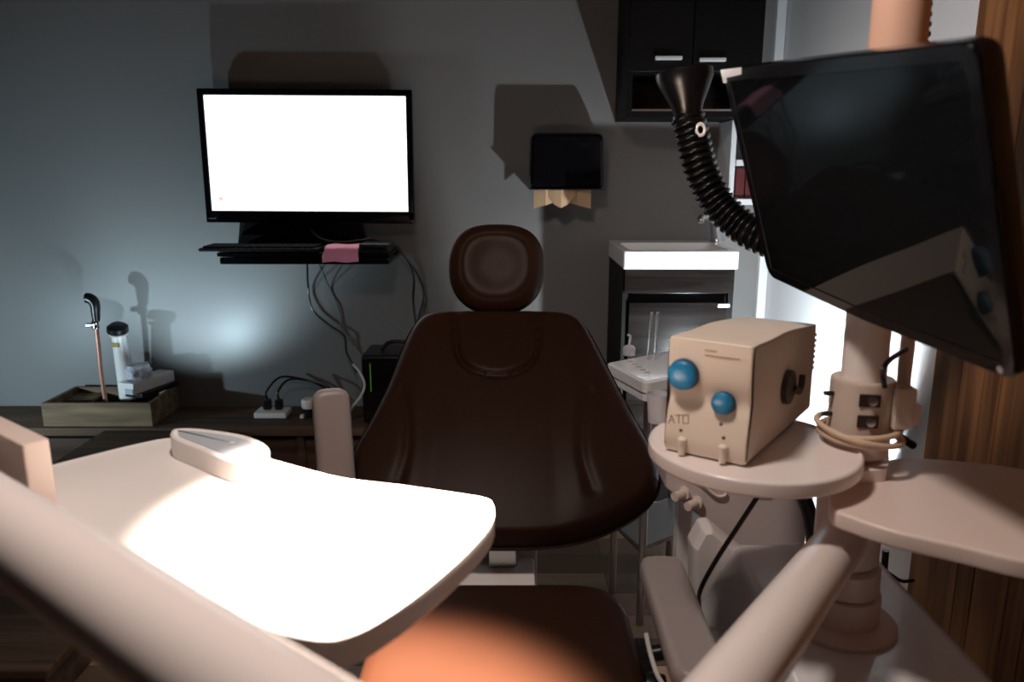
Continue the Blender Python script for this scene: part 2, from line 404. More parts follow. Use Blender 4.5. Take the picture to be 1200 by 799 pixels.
# ------------------------------------------------------------------ television on its wall shelf
TY = 2.70
tl, tr = on_y(231.5, 105, TY), on_y(482.5, 103, TY); bl, br = on_y(240, 262, TY), on_y(485.5, 261, TY)
cx = (tl.x+tr.x+bl.x+br.x)/4; zt = (tl.z+tr.z)/2; zb = (bl.z+br.z)/2; hw = (tr.x-tl.x+br.x-bl.x)/4
SHY0, SHZ = 2.56, on_y(300, 296, 2.56).z
t = thing('television', 'black framed television with glowing white screen above the wall shelf', 'television', (cx, TY, SHZ))
MT = T((cx, TY, 0)) @ Matrix.Rotation(R(-0.6), 4, 'Y')
MT = T((cx, TY, (zt+zb)/2)) @ Matrix.Rotation(R(0.35), 4, 'Y') @ T((-0, 0, -(zt+zb)/2))
fw = .022; fb = .042
b = BM()
add_box(b, (-hw, 0, zt-fw), (hw, .028, zt), MT, bev=.004); add_box(b, (-hw, 0, zb), (hw, .028, zb+fb), MT, bev=.004)
add_box(b, (-hw, 0, zb+.01), (-hw+fw, .028, zt-.01), MT, bev=.004); add_box(b, (hw-fw, 0, zb+.01), (hw, .028, zt-.01), MT, bev=.004)
obj('bezel', b, M_gloss, t)
b = BM(); add_box(b, (-hw+.018, .006, zb+.038), (hw-.018, .012, zt-.018), MT); scr = obj('screen', b, M_tv, t)
b = BM(); add_lathe(b, [(0, 0), (.008, 0), (.008, .0006), (0, .0006)], MT @ T((-hw+.055, .0055, zb+.082)) @ Matrix.Rotation(R(90), 4, 'X'), 16); obj('screen_icon', b, M_icon, scr)
b = BM(); add_box(b, (-hw+.004, .0285, zb+.004), (hw-.004, .045, zt-.004), MT, bev=.008); add_box(b, (-hw+.12, .045, zb+.05), (hw-.12, .07, zt-.06), MT, bev=.012); obj('rear_housing', b, M_black, t)
b = BM()
for k in range(4): add_box(b, (-hw+.010+k*.007, -.0008, zb+.012), (-hw+.014+k*.007, .0, zb+.017), MT)
obj('maker_mark', b, M_steel, t)
xs0, xs1 = on_y(283, 285, 2.76).x, on_y(420, 285, 2.76).x
b = BM(); add_layers(b, [([(xs0-.01, 2.75), (xs1+.03, 2.75), (xs1+.03, 2.79), (xs0-.01, 2.79)], SHZ+.001), ([(xs0+.012, 2.75), (xs1, 2.75), (xs1, 2.775), (xs0+.012, 2.775)], zb+.06)]); obj('shelf_shade', b, M_cabdark, t, smooth=False)  # dark block in place of the shelf's wall shadow; also stops a light streak
b = BM(); add_box(b, (cx-.06, 2.768, zb+.12), (cx+.06, YB-.001, zb+.24), bev=.004); obj('wall_bracket', b, M_black, t)
# shelf
sx0, sx1 = on_y(254, 300, SHY0).x, on_y(456, 300, SHY0).x
t = thing('wall_shelf', 'thin glossy black wall shelf under the television', 'shelf', ((sx0+sx1)/2, 2.65, SHZ-.04))
b = BM(); add_box(b, (sx0, SHY0, SHZ-.014), (sx1, YB-.001, SHZ), bev=.003); obj('upper_board', b, M_gloss, t)
b = BM(); add_box(b, (sx0+.006, SHY0+.006, SHZ-.040), (sx1-.002, YB-.001, SHZ-.017), bev=.003); obj('lower_board', b, M_gloss, t)
# keyboard
kx0, kx1 = on_y(237, 290, 2.60).x, on_y(376, 290, 2.60).x
t = thing('keyboard', 'black keyboard lying on the left end of the wall shelf', 'keyboard', ((kx0+kx1)/2, 2.62, SHZ))
b = BM(); add_box(b, (kx0, 2.563, SHZ+.002), (kx1, 2.685, SHZ+.014), bev=.004); obj('keyboard_body', b, M_black, t)
b = BM()
for i in range(17):
    for j in range(5):
        x = kx0+.012+i*(kx1-kx0-.024)/17; y = 2.570+j*.0215
        add_box(b, (x+.001, y, SHZ+.0142), (x+(kx1-kx0-.024)/17-.002, y+.018, SHZ+.021), bev=.0015, seg=1)
obj('keys', b, M_gap, t)
# pink pouch, black box
px0, px1 = on_y(378, 298, 2.555).x, on_y(420, 298, 2.555).x
z0, z1 = on_y(400, 307, 2.55).z, on_y(400, 291, 2.55).z
b = BM()
prof = [(2.67, z1+.004), (2.60, z1+.007), (2.558, z1+.004), (2.548, z1-.006), (2.546, (z0+z1)/2), (2.548, z0)]
n = len(prof); V = []
for i, (y, z) in enumerate(prof):
    inner = (y+(.006 if i > 2 else 0), z-(.006 if i < 4 else 0))
    row = []
    for k in range(7):
        u = k/6; w = .003*math.sin(u*9+i)
        xx = px0+(px1-px0)*u + (.008 if (k == 0 and i < 4) else 0)
        row.append((b.verts.new((xx, y+w*.4, z+w*.5)), b.verts.new((xx, inner[0]+w*.4, max(inner[1]+w*.5, SHZ+.001 if i < 3 else -9)))))
    V.append(row)
for i in range(n-1):
    for k in range(6):
        b.faces.new((V[i][k][0], V[i][k+1][0], V[i+1][k+1][0], V[i+1][k][0])); b.faces.new((V[i][k][1], V[i+1][k][1], V[i+1][k+1][1], V[i][k+1][1]))
    for k, s in ((0, 1), (6, -1)):
        b.faces.new((V[i][k][0], V[i+1][k][0], V[i+1][k][1], V[i][k][1]))
for i in (0, n-1):
    for k in range(6): b.faces.new((V[i][k][0], V[i][k+1][0], V[i][k+1][1], V[i][k][1]))
tag(obj('pink_cloth', b, M_pink, angle=60), 'folded pink cloth hanging over the front of the wall shelf', 'cloth')
bx0, bx1 = on_y(421, 296, 2.555).x, on_y(456, 296, 2.555).x
t = thing('set_top_box', 'small black box on the right end of the wall shelf', 'box', ((bx0+bx1)/2, 2.54, SHZ))
b = BM(); add_box(b, (bx0, 2.552, SHZ+.001), (bx1, 2.665, SHZ+.030), bev=.004); obj('box_body', b, M_black, t)
b = BM(); add_box(b, (bx0+.01, 2.5505, SHZ+.008), (bx1-.01, 2.5518, SHZ+.02)); obj('front_window', b, M_gloss, t)

# cables on the back wall
def cable(label, pts, r, m, name='power_cable', group=None):
    b = BM(); add_tube(b, spline(pts, 8), r, 8); return tag(obj(name, b, m), label, 'cable', group)
cy = 2.78
cable('dark cable dropping from the shelf middle to the computer tower', [on_y(360, 309, 2.70), on_y(361, 335, cy), on_y(366, 362, cy), on_y(385, 380, cy), on_y(403, 393, 2.775), on_y(406, 412, 2.775), on_y(414, 428, 2.76), on_y(418, 436, 2.74)], .0038, M_black)
cable('thin grey cable slanting from the shelf underside to the dark cable', [on_y(374, 309, 2.70), on_y(385, 335, 2.79), on_y(396, 360, 2.793), on_y(401, 385, 2.794), on_y(408, 396, 2.794), on_y(420, 408, 2.794)], .0028, M_greycable)
cable('black cable looping from the television to the outer right of the shelf', [on_y(379, 263.5, 2.735), on_y(390, 270, 2.725), on_y(415, 277, 2.715), on_y(440, 283, 2.70), on_y(466, 291, 2.705), on_y(480, 307, 2.73), on_y(492, 325, 2.75), on_y(498, 345, 2.75), on_y(491, 372, 2.75), on_y(489, 390, 2.75)], .0055, M_black)
cable('black cable hanging straight beside the shelf down behind the chair', [on_y(440, 282, 2.755), on_y(462, 288, 2.775), on_y(477, 303, 2.785), on_y(485, 325, 2.785), on_y(484, 350, cy), on_y(487, 376, cy), on_y(488, 392, cy)], .0045, M_black)
cable('short black cable curling between television and shelf', [on_y(363, 263.5, 2.72), on_y(366, 272, 2.70), on_y(378, 281, 2.695), on_y(400, 284, 2.695), on_y(422, 282, 2.69), on_y(434, 280, 2.69)], .0055, M_black)
cable('pale cable bending around the left side of the computer tower', [on_y(414, 427, 2.60), on_y(422, 437, 2.56), on_y(427, 450, 2.555), on_y(424, 462, 2.55), on_y(414, 476, 2.55), on_z(408, 487, BZ+.004)], .0045, M_whitecable)

# ------------------------------------------------------------------ paper towel dispenser
DY = 2.65
l, r = on_y(620, 190, DY), on_y(709.5, 190, DY); zt, zb = on_y(660, 155, DY).z, on_y(660, 221, DY).z
dc = (l.x+r.x)/2; dw = (r.x-l.x)/2
t = thing('towel_dispenser', 'glossy black paper towel dispenser mounted on the grey wall', 'dispenser', (dc, YB, zb))
poly = rounded_poly([(-dw, zb), (dw, zb), (dw-.006, zt), (-dw+.006, zt)], [.02, .02, .028, .028], 6)
b = BM(); add_layers(b, [(poly, .0), (poly, -.125), (offset_poly(poly, .004), -.142), (offset_poly(poly, .014), -.15)], T((dc, YB-.001, 0)) @ Matrix(((1, 0, 0, 0), (0, 0, 1, 0), (0, 1, 0, 0), (0, 0, 0, 1)))); obj('cover', b, M_gloss, t, angle=30)
b = BM(); add_box(b, (dc-dw+.002, DY-.003, zb-.004), (dc+dw-.002, YB-.002, zb-.0005), bev=.001); obj('bottom_lip', b, M_black, t)
b = BM(); add_lathe(b, [(0, 0), (.010, 0), (.010, .003), (0, .004)], T((dc+.01, DY-.0005, zb+.055)) @ Matrix.Rotation(R(90), 4, 'X'), 18); obj('lock', b, M_gloss, t)
def sheet(pts, name, label, off=0.0):
    b = BM(); rows = []
    for (x, ztop, zbot, y) in pts: rows.append([b.verts.new((x, y+dy, z)) for dy, z in ((0, ztop), (0, zbot), (.004, zbot), (.004, ztop))])
    for a, c in zip(rows, rows[1:]):
        for k in range(4): b.faces.new((a[k], a[(k+1) % 4], c[(k+1) % 4], c[k]))
    b.faces.new(rows[0]); b.faces.new(list(reversed(rows[-1])))
    return tag(obj(name, b, M_paper, smooth=False), label, 'paper towel', 'paper towels in the dispenser')
zz = zb-.0045; u = (r.x-l.x)/89.0
X = lambda px: l.x+(px-620)*u
sheet([(X(626), zz, zz-22*u, 2.68), (X(640), zz, zz-18*u, 2.665), (X(653), zz, zz-14*u, 2.69)], 'paper_towel', 'left flap of tan paper towel hanging from the dispenser')
sheet([(X(641), zz, zz-6*u, 2.672), (X(650), zz-0*u, zz-17*u, 2.66), (X(658), zz, zz-21*u, 2.652), (X(666), zz, zz-17*u, 2.66), (X(676), zz, zz-6*u, 2.672)], 'paper_towel', 'middle V shaped fold of tan paper towel under the dispenser')
sheet([(X(664), zz, zz-14*u, 2.69), (X(678), zz, zz-18*u, 2.665), (X(694), zz, zz-22*u, 2.68)], 'paper_towel', 'right flap of tan paper towel hanging from the dispenser')

# ------------------------------------------------------------------ wall cabinet
CY = 2.53
x0, x1 = on_y(735, 100, CY).x, on_y(890, 100, CY).x
zb = on_y(800, 137, CY).z; zn = on_y(800, 86, CY).z; ztp = 2.0
xm = on_y(811, 60, CY).x
t = thing('wall_cabinet', 'black wall cabinet with two doors above an open niche', 'cabinet', ((x0+x1)/2, YB, zb))
b = BM(); th = .018
add_box(b, (x0, CY+.004, zb), (x0+th, YB-.001, ztp), bev=.001, seg=1); add_box(b, (x1-th, CY+.004, zb), (x1, YB-.001, ztp), bev=.001, seg=1)
add_box(b, (x0+th, CY+.004, zb), (x1-th, YB-.001, zb+th)); add_box(b, (x0+th, CY+.004, zn-.0), (x1-th, YB-.001, zn+th)); add_box(b, (x0+th, CY+.004, ztp-th), (x1-th, YB-.001, ztp))
obj('carcass', b, M_cabdark, t)
b = BM(); add_box(b, (x0+th, YB-.012, zb+th), (x1-th, YB-.002, zn)); obj('niche_back', b, M_cabwood, t)
for xa, xb, hx0, hx1, hy in ((x0+.001, xm-.0015, 768, 800, 67.5), (xm+.0015, x1-.001, 820, 851.5, 69.5)):
    b = BM(); add_box(b, (xa, CY-.016, zn+.004), (xb, CY+.003, ztp), bev=.002, seg=1); d = obj('door', b, M_cabdark, t)
    hz = on_y(hx0, hy, CY-.03).z; ha, hb = on_y(hx0, hy, CY-.03).x, on_y(hx1, hy, CY-.03).x
    b = BM(); add_box(b, (ha, CY-.030, hz-.006), (hb, CY-.016, hz+.006), bev=.003); obj('handle', b, M_handle, d)
b = BM(); add_box(b, (x0+th, CY+.005, zb+th), (x1-th, CY+.009, zb+th+.006)); obj('niche_edge', b, M_steel, t)
# small open white shelf between cabinet and corner
wx0, wx1 = on_y(852, 200, 2.66).x, 0.885
zs = [on_y(870, 187, 2.62).z, on_y(870, 233, 2.62).z]
t = thing('white_rack', 'small open white rack in the corner behind the black hose', 'shelf', ((wx0+wx1)/2, YB, zs[1]-.02))
b = BM(); add_box(b, (wx0, 2.63, zs[1]-.02), (wx0+.018, YB-.001, zb-.003), bev=.002); obj('upright', b, M_white_wall, t)
for z in zs:
    b = BM(); add_box(b, (wx0+.0185, 2.62, z-.02), (wx1, YB-.001, z), bev=.002); obj('shelf_board', b, M_white_wall, t)
b = BM(); add_box(b, (wx0+.024, 2.635, zs[1]+.001), (wx0+.055, 2.775, zs[1]+.10), bev=.003); obj_b = obj('book', b, M_red); tag(obj_b, 'dark red book standing in the white corner rack, left one', 'book', 'books in the corner rack')
b = BM(); add_box(b, (wx0+.058, 2.635, zs[1]+.001), (wx0+.085, 2.775, zs[1]+.085), bev=.003); tag(obj('book', b, M_red), 'shorter dark red book beside the taller one in the corner rack', 'book', 'books in the corner rack')

# ------------------------------------------------------------------ washbasin unit
FY = 2.41
x0, x1 = on_y(731, 300, FY).x, on_y(866.5, 300, FY).x
zt, zbn = on_y(800, 294, FY).z, on_y(800, 316, FY).z
t = thing('washbasin', 'white rectangular ceramic washbasin on the dark vanity cabinet', 'washbasin', ((x0+x1)/2, 2.6, zbn))
b = BM(); poly = rounded_poly([(x0, FY), (x1, FY), (x1, YB-.002), (x0, YB-.002)], .008, 4)
inner = rounded_poly([(x0+.022, FY+.025), (x1-.022, FY+.025), (x1-.022, YB-.11), (x0+.022, YB-.11)], .03, 4)
inn2 = rounded_poly([(x0+.06, FY+.06), (x1-.06, FY+.06), (x1-.06, YB-.15), (x0+.06, YB-.15)], .05, 4)
add_layers(b, [(offset_poly(poly, .003), zbn+.001), (poly, zbn+.004), (poly, zt-.003), (offset_poly(poly, .003), zt), (inner, zt), (offset_poly(inner, .006), zt-.012), (inn2, zbn+.012)]); obj('basin', b, M_ceramic, t)
b = BM(); add_lathe(b, [(0, 0), (.018, 0), (.018, .004), (0, .004)], T(((x0+x1)/2, (FY+YB)/2-.04, zbn+.0125)), 20); obj('drain', b, M_chrome, t)
t = thing('vanity_cabinet', 'dark woodgrain vanity cabinet under the white washbasin', 'cabinet', ((x0+x1)/2, 2.6, 0))
vx0, vx1 = x0+.004, x1-.003
b = BM(); add_box(b, (vx0, FY+.03, .08), (vx0+.016, YB-.002, zbn-.001)); add_box(b, (vx1-.016, FY+.03, .08), (vx1, YB-.002, zbn-.001)); add_box(b, (vx0+.016, FY+.05, .08), (vx1-.016, YB-.002, .096)); add_box(b, (vx0+.016, FY+.06, .1), (vx1-.016, FY+.07, zbn-.002)); obj('carcass', b, M_cabdark, t, smooth=False)
zd0 = on_y(800, 344, FY+.01).z; zd1 = on_y(800, 355, FY+.01).z
b = BM(); add_box(b, (vx0+.004, FY+.012, zd0), (vx1-.004, FY+.03, zbn-.002), bev=.002); obj('drawer_front', b, M_cabwood, t)
b = BM(); add_box(b, (vx0+.02, FY+.016, .1), (vx1-.02, FY+.034, zd1), bev=.002); d = obj('door', b, M_cabwood, t)
h0 = on_y(841, 358, FY+.008); h1 = on_y(855, 358, FY+.008)
b = BM(); add_box(b, (h0.x, FY+.004, h0.z-.006), (h1.x, FY+.0155, h0.z+.006), bev=.002); obj('handle', b, M_handle, d)
b = BM(); add_box(b, (vx0+.03, FY+.07, 0.0), (vx1-.03, YB-.02, .079)); obj('plinth', b, M_cabdark, t, smooth=False)
# faucet
fb_ = Vector((on_y(840, 291, 2.73).x, 2.73, zt))
t = thing('faucet', 'chrome single lever faucet at the back of the washbasin', 'faucet', fb_)
b = BM(); add_lathe(b, [(0, .001), (.024, .001), (.024, .008), (.019, .014), (.018, .10), (.014, .108), (0, .11)], T(fb_) @ Matrix.Rotation(R(-10), 4, 'Y'), 24); obj('body', b, M_steel, t)
b = BM(); add_tube(b, spline([fb_+Vector((-.01, -.01, .07)), fb_+Vector((-.05, -.05, .085)), fb_+Vector((-.085, -.10, .09)), fb_+Vector((-.088, -.112, .075))], 6), .011, 14); obj('spout', b, M_steel, t)
b = BM(); add_tube(b, spline([fb_+Vector((-.018, 0, .11)), fb_+Vector((-.035, -.01, .15)), fb_+Vector((-.045, -.012, .185))], 6), .009, 12); obj('lever', b, M_steel, t)

# ------------------------------------------------------------------ dental chair
B0, B1 = Vector((0, 1.425, .388)), Vector((0, 1.92, .768))
bn = Vector((0, -(B1.z-B0.z), (B1.y-B0.y))).normalized()       # faces up and to the camera
bv = (B1-B0).normalized()
chair = thing('dental_chair', 'dark brown leather dental chair with round headrest in the middle', 'dental chair', (-.02, 1.35, 0))
def bplane(x, y):
    p = on_plane(x, y, B0, bn); return Vector((p.x, (p-B0).dot(bv)))
outline_px = [(582, 366.5), (640, 367), (668, 371), (684, 382), (698, 405), (722, 452), (748, 500), (766, 532), (772, 556), (766, 582), (742, 603), (704, 622), (655, 634), (590, 637),
              (525, 634), (476, 622), (438, 603), (414, 580), (408, 556), (414, 532), (432, 500), (456, 452), (474, 405), (486, 382), (500, 371), (528, 367)]
ol = [bplane(*p) for p in outline_px]
dense = spline([(p.x, p.y, 0) for p in ol] + [(ol[0].x, ol[0].y, 0)], 6)[:-1]
dense = [Vector((p.x, p.y)) for p in dense]
cen = bplane(588, 500)
Ug = [bplane(*p) for p in ((535, 374), (535, 410), (540, 432), (556, 446), (583, 452), (610, 446), (624, 432), (629, 410), (629, 374))]
Ug = [Vector((p.x, p.y)) for p in spline([(q.x, q.y, 0) for q in Ug], 4)]
Lg = [Vector((p.x, p.y)) for p in spline([(*bplane(*q), 0) for q in ((470, 470), (480, 500), (480, 540), (470, 575))], 4)]
Rg = [Vector((p.x, p.y)) for p in spline([(*bplane(*q), 0) for q in ((690, 470), (680, 500), (680, 545), (692, 585))], 4)]
def dist(p, poly):
    best = 9
    for a, c in zip(poly, poly[1:]):
        ab = c-a; u = max(0, min(1, (p-a).dot(ab)/max(ab.dot(ab), 1e-9))); best = min(best, (p-(a+ab*u)).length)
    return best
uc = bplane(582, 405)
b = BM(); NR = 46; TH = .05; rings = []
def relief(p, f):
    h = .022*(1-f**2.2)                                # overall crown
    h -= .013*math.exp(-(dist(p, Ug)/.0075)**2)
    h -= .008*math.exp(-(dist(p, Lg)/.010)**2) + .008*math.exp(-(dist(p, Rg)/.010)**2)
    if abs(p.x-uc.x) > .13: h += .010*min(1, (abs(p.x-uc.x)-.13)/.05)*(1-f**6)
    return h
for i in range(NR+1):
    f = 1-(1-i/NR)**1.0
    ring = []
    for q in dense:
        p = cen.lerp(q, f)
        if i == 0 and ring: ring.append(ring[0]); continue
        e = 0 if f < .93 else .024*((f-.93)/.07)**2
        ring.append(b.verts.new((p.x, p.y, TH/2+relief(p, f)-e)))
    rings.append(ring)
for ins, z in ((-.004, TH*.5-.036), (-.006, -.006), (-.002, -.03), (.012, -.045), (.05, -.05)):
    rings.append([b.verts.new((q[0], q[1], z)) for q in offset_poly(dense, ins)])
n = len(dense)
for a, c in zip(rings, rings[1:]):
    for k in range(n):
        k2 = (k+1) % n
        vs = [a[k], a[k2], c[k2], c[k]]
        vs = list(dict.fromkeys(vs))
        if len(vs) > 2: b.faces.new(vs)
b.faces.new(rings[-1])
Mback = Matrix(((1, 0, 0, 0), (0, bv.y, bn.y, B0.y), (0, bv.z, bn.z, B0.z), (0, 0, 0, 1)))
bmesh.ops.transform(b, matrix=Mback, verts=b.verts)
bk = obj('backrest', b, M_leather, chair, angle=80)
# headrest
hc = on_y(582, 315, 1.95)
hn = Vector((0, -math.cos(R(22)), math.sin(R(22)))); hu = Vector((0, math.sin(R(22)), math.cos(R(22))))
Mh = Matrix(((1, 0, 0, hc.x), (0, hu.y, hn.y, hc.y), (0, hu.z, hn.z, hc.z), (0, 0, 0, 1)))
b = BM(); rings = []; N = 64
def hout(a):                          # superellipse-like rounded outline, a bit narrower at the bottom
    c, s = math.cos(a), math.sin(a); e = 2/2.7
    x = math.copysign(abs(c)**e, c)*.120; y = math.copysign(abs(s)**e, s)*.114
    if y < 0: x *= 1 - .16*(-y/.114)**2
    return x, y
for i in range(30):
    f = i/29
    ring = []
    for k in range(N):
        x, y = hout(2*math.pi*k/N); p = Vector((x*f, y*f))
        h = .042-.03*f**5
        h -= .012*math.exp(-((p.x/.07)**2+((p.y-.005)/.07)**2)**2)      # concave pad
        h -= .0018*math.exp(-((f-.74)/.035)**2)                           # seam ring
        if f == 0 and ring: ring.append(ring[0]); continue
        ring.append(b.verts.new((p.x, p.y, h)))
    rings.append(ring)
for g, z in ((1.015, 0), (1.01, -.018), (.96, -.03), (.8, -.036), (.3, -.038)):
    rings.append([b.verts.new((hout(2*math.pi*k/N)[0]*g, hout(2*math.pi*k/N)[1]*g, z)) for k in range(N)])
for a, c in zip(rings, rings[1:]):
    for k in range(N):
        vs = list(dict.fromkeys([a[k], a[(k+1) % N], c[(k+1) % N], c[k]]))
        if len(vs) > 2: b.faces.new(vs)
b.faces.new(rings[-1])
bmesh.ops.transform(b, matrix=Mh, verts=b.verts)
hr = obj('headrest', b, M_leather, chair, angle=80)
b = BM(); q = B1+Vector((hc.x, 0, 0)); add_box(b, (hc.x-.03, -.008, -.16), (hc.x+.03, .008, .17), frame(q+bn*(-.058)+Vector((0, 0, 0)), bv, (1, 0, 0)) @ T((-0, 0, 0)) @ T((-q.x, 0, 0)), bev=.003); obj('headrest_bracket', b, M_steel, chair)
# seat
SZ = .42
yr = on_z(640, 677, SZ).y
sxr = on_z(748, 740, SZ).x; sxc = -.015; sxl = 2*sxc-sxr
poly = rounded_poly([(sxl, yr), (sxl-.0, .25), (sxr, .25), (sxr, yr)], [.10, .12, .12, .10], 10)
poly2 = []
N = len(poly)
for i in range(N):
    a, c = poly[i], poly[(i+1) % N]; m = max(1, int((c-a).length/.03))
    for k in range(m): poly2.append(a.lerp(c, k/m))
b = BM()
lay = [(offset_poly(poly2, .03), SZ-.105), (offset_poly(poly2, .008), SZ-.10), (offset_poly(poly2, 0), SZ-.08), (poly2, SZ-.04), (offset_poly(poly2, .004), SZ-.02), (offset_poly(poly2, .014), SZ-.006), (offset_poly(poly2, .03), SZ), (offset_poly(poly2, .06), SZ+.004)]
add_layers(b, lay)
obj('seat', b, M_leather, chair, angle=80)
# base
b = BM(); add_box(b, (-.12, 1.37, .16), (.048, 1.53, .30), bev=.006); add_box(b, (-.16, .55, .05), (.06, 1.36, .30), bev=.02); obj('lift_housing', b, M_white, chair)
b = BM(); add_box(b, (-.13, 1.54, .02), (.055, 1.62, .34), bev=.006); obj('rear_column', b, M_unit2, chair)
b = BM(); add_plate(b, rounded_poly([(-.28, .45), (.20, .45), (.20, 1.75), (-.28, 1.75)], .08, 6), .001, .045, .008); obj('base_plate', b, M_coll, chair)
b = BM(); add_box(b, (-.05, 1.48, .30), (.01, 1.56, .46), bev=.006); obj('back_hinge', b, M_steel, chair)
# armrests: the right one lowered, the left one swung up
b = BM()
ra, rb = on_z(775, 652, .47), on_z(820, 775, .47)
ax = (rb-ra); ln = ax.length; axn = ax.normalized()
M = frame(ra, (0, 0, 1), axn)
pl = rounded_poly([(-.015, -.038), (ln+.03, -.038), (ln+.03, .038), (-.015, .038)], .03, 8)
add_layers(b, [(offset_poly(pl, .012), -.045), (offset_poly(pl, .003), -.04), (pl, -.028), (pl, -.014), (offset_poly(pl, .004), -.005), (offset_poly(pl, .014), 0)], M); obj('armrest', b, M_armrest, chair, angle=60)
b = BM(); e = M @ Vector((.10, .02, -.046)); add_tube(b, spline([e, e+Vector((-.01, 0, -.06)), (sxr+.006, e.y, .345)], 6), .013, 12); add_box(b, (sxr-.05, e.y-.035, .322), (sxr+.03, e.y+.035, .36), bev=.008); obj('armrest_bracket', b, M_black, chair)
b = BM(); e = M @ Vector((.17, .05, -.05)); add_box(b, e+Vector((-.055, -.04, -.06)), e+Vector((-.02, .03, .02)), bev=.008); obj('release_lever', b, M_coll, chair)
b = BM(); add_lathe(b, [(0, 0), (.022, 0), (.024, .01), (.02, .03), (0, .032)], frame((sxr+.001, 1.0, .37), (1, 0, 0)), 20); obj('pivot_cap', b, M_black, chair)
la = on_y(388, 456, 1.42)
wv = frame((la.x, la.y, la.z), (.35, -1, .22), (0, 0, 1))     # pad face towards the camera
b = BM(); pl = rounded_poly([(0, -.036), (0, .036), (-.36, .036), (-.36, -.036)], .028, 8)
add_layers(b, [(offset_poly(pl, .012), -.045), (offset_poly(pl, .003), -.04), (pl, -.028), (pl, -.014), (offset_poly(pl, .004), -.005), (offset_poly(pl, .014), 0)], wv); obj('armrest', b, M_armrest, chair, angle=60)
b = BM(); e = wv @ Vector((-.33, 0, -.05)); add_tube(b, spline([e, e+Vector((.03, .01, -.03)), (sxl-.0, 1.22, .345)], 6), .013, 12); add_box(b, (sxl-.03, 1.19, .322), (sxl+.05, 1.26, .36), bev=.008); obj('armrest_bracket', b, M_black, chair)

# ------------------------------------------------------------------ dental delivery unit
PX, PYY = .497, 1.05
unit = thing('dental_unit', 'white dental delivery unit with pole, jointed arm, tray and round shelves', 'dental unit', (PX, PYY, 0))
# body
b = BM()
c0 = on_z(872, 636, .45); c1 = on_z(1062, 672, .45); c2 = on_z(1140, 799, .45); c3 = on_z(800, 770, .45)
xa, xb = .40, .655
top = rounded_poly([(xa, 1.31), (xb, 1.31), (xb, .62), (xa-.03, .62)], [.03, .03, .04, .04], 6)
mid = rounded_poly([(xa-.10, 1.29), (xb+.05, 1.29), (xb+.05, .58), (xa-.14, .58)], [.03, .03, .04, .04], 6)
bot = rounded_poly([(xa-.11, 1.27), (xb+.055, 1.27), (xb+.055, .58), (xa-.15, .58)], [.03, .03, .04, .04], 6)
add_layers(b, [(bot, .03), (mid, .25), (top, .435), (offset_poly(top, .006), .446), (offset_poly(top, .02), .45)]); obj('cabinet_body', b, M_unit, unit, angle=50)
b = BM(); add_layers(b, [(offset_poly(bot, .02), .0), (offset_poly(bot, .02), .029)]); obj('plinth', b, M_coll, unit)
# foot flange + pole
b = BM(); add_lathe(b, [(.0, .4505), (.082, .4505), (.082, .456), (.074, .462), (.056, .464), (.055, .466), (.055, .505), (.052, .507), (.044, .507), (.044, .511), (.051, .511), (.051, .548), (.047, .551), (.040, .551), (.040, .5555), (.0, .5555)], T((PX, PYY, 0)), 40); obj('pole_foot', b, M_beige, unit)
b = BM(); add_lathe(b, [(0, .5605), (.030, .5605), (.030, 1.2195), (0, 1.2195)], T((PX, PYY, 0)), 36); obj('pole', b, M_arm, unit)
b = BM(); add_lathe(b, [(0, 1.22), (.031, 1.22), (.035, 1.226), (.035, 2.1), (0, 2.1)], T((PX, PYY, 0)), 36); sl_ = obj('upper_sleeve', b, M_sleeve_lit, unit); sl_['label'] = 'upper pole sleeve with warm light put into its peach colour'
b = BM(); add_lathe(b, [(0, .5565), (.044, .5565), (.046, .56), (.046, .69), (.04, .70), (0, .70)], T((PX, PYY, 0)), 36); obj('shelf_hub', b, M_arm, unit)
# instrument tray round, for the scaler
RTZ = .742
tc_ = on_z(882, 519, RTZ); rr = (tc_-on_z(760, 512, RTZ)).length
poly = []
for k in range(72):
    a = 2*math.pi*k/72
    poly.append(Vector((tc_.x+rr*math.cos(a), tc_.y+rr*math.sin(a))))
b = BM(); add_plate(b, poly, RTZ-.022, RTZ, .004, lip=(.004, .003)); rt = obj('round_shelf', b, M_arm, unit, angle=50)
b = BM(); add_layers(b, [(rounded_poly([(tc_.x+.02, tc_.y-.07), (PX+.02, PYY-.055), (PX+.05, PYY), (PX+.02, PYY+.055), (tc_.x+.02, tc_.y+.07)], .02, 5), z) for z in (RTZ-.044, RTZ-.024)]); obj('shelf_bracket', b, M_arm, unit)
# collar
b = BM(); z0, z1 = on_y(1005, 508, PYY).z+.0, on_y(1005, 442, PYY).z
add_lathe(b, [(.031, z0-.03), (.043, z0-.025), (.043, z1-.004), (.041, z1), (.0305, z1)], T((PX, PYY, 0)), 40)
add_box(b, (PX+.028, PYY-.045, z0+.02), (PX+.056, PYY-.018, z1-.004), bev=.003); obj('collar', b, M_coll, unit)
for i in range(2):
    z = z1-.022-i*.030
    b = BM(); Mz = T((PX, PYY, z)) @ RZ(R(-100))
    add_box(b, (.0415, -.014, -.009), (.0445, .014, .009), Mz, bev=.001); sl = obj('clamp_slot', b, M_brown, unit)
    b = BM(); add_lathe(b, [(0, 0), (.006, 0), (.006, .004), (0, .005)], Mz @ T((.0446, .003, 0)) @ Matrix.Rotation(R(90), 4, 'Y'), 12); obj('clamp_bolt', b, M_steel, sl)
    b = BM(); add_tube(b, [(PX-.040, PYY-.005, z), (PX-.056, PYY-.008, z+.001)], .0035, 10); obj('pin', b, M_black, unit)
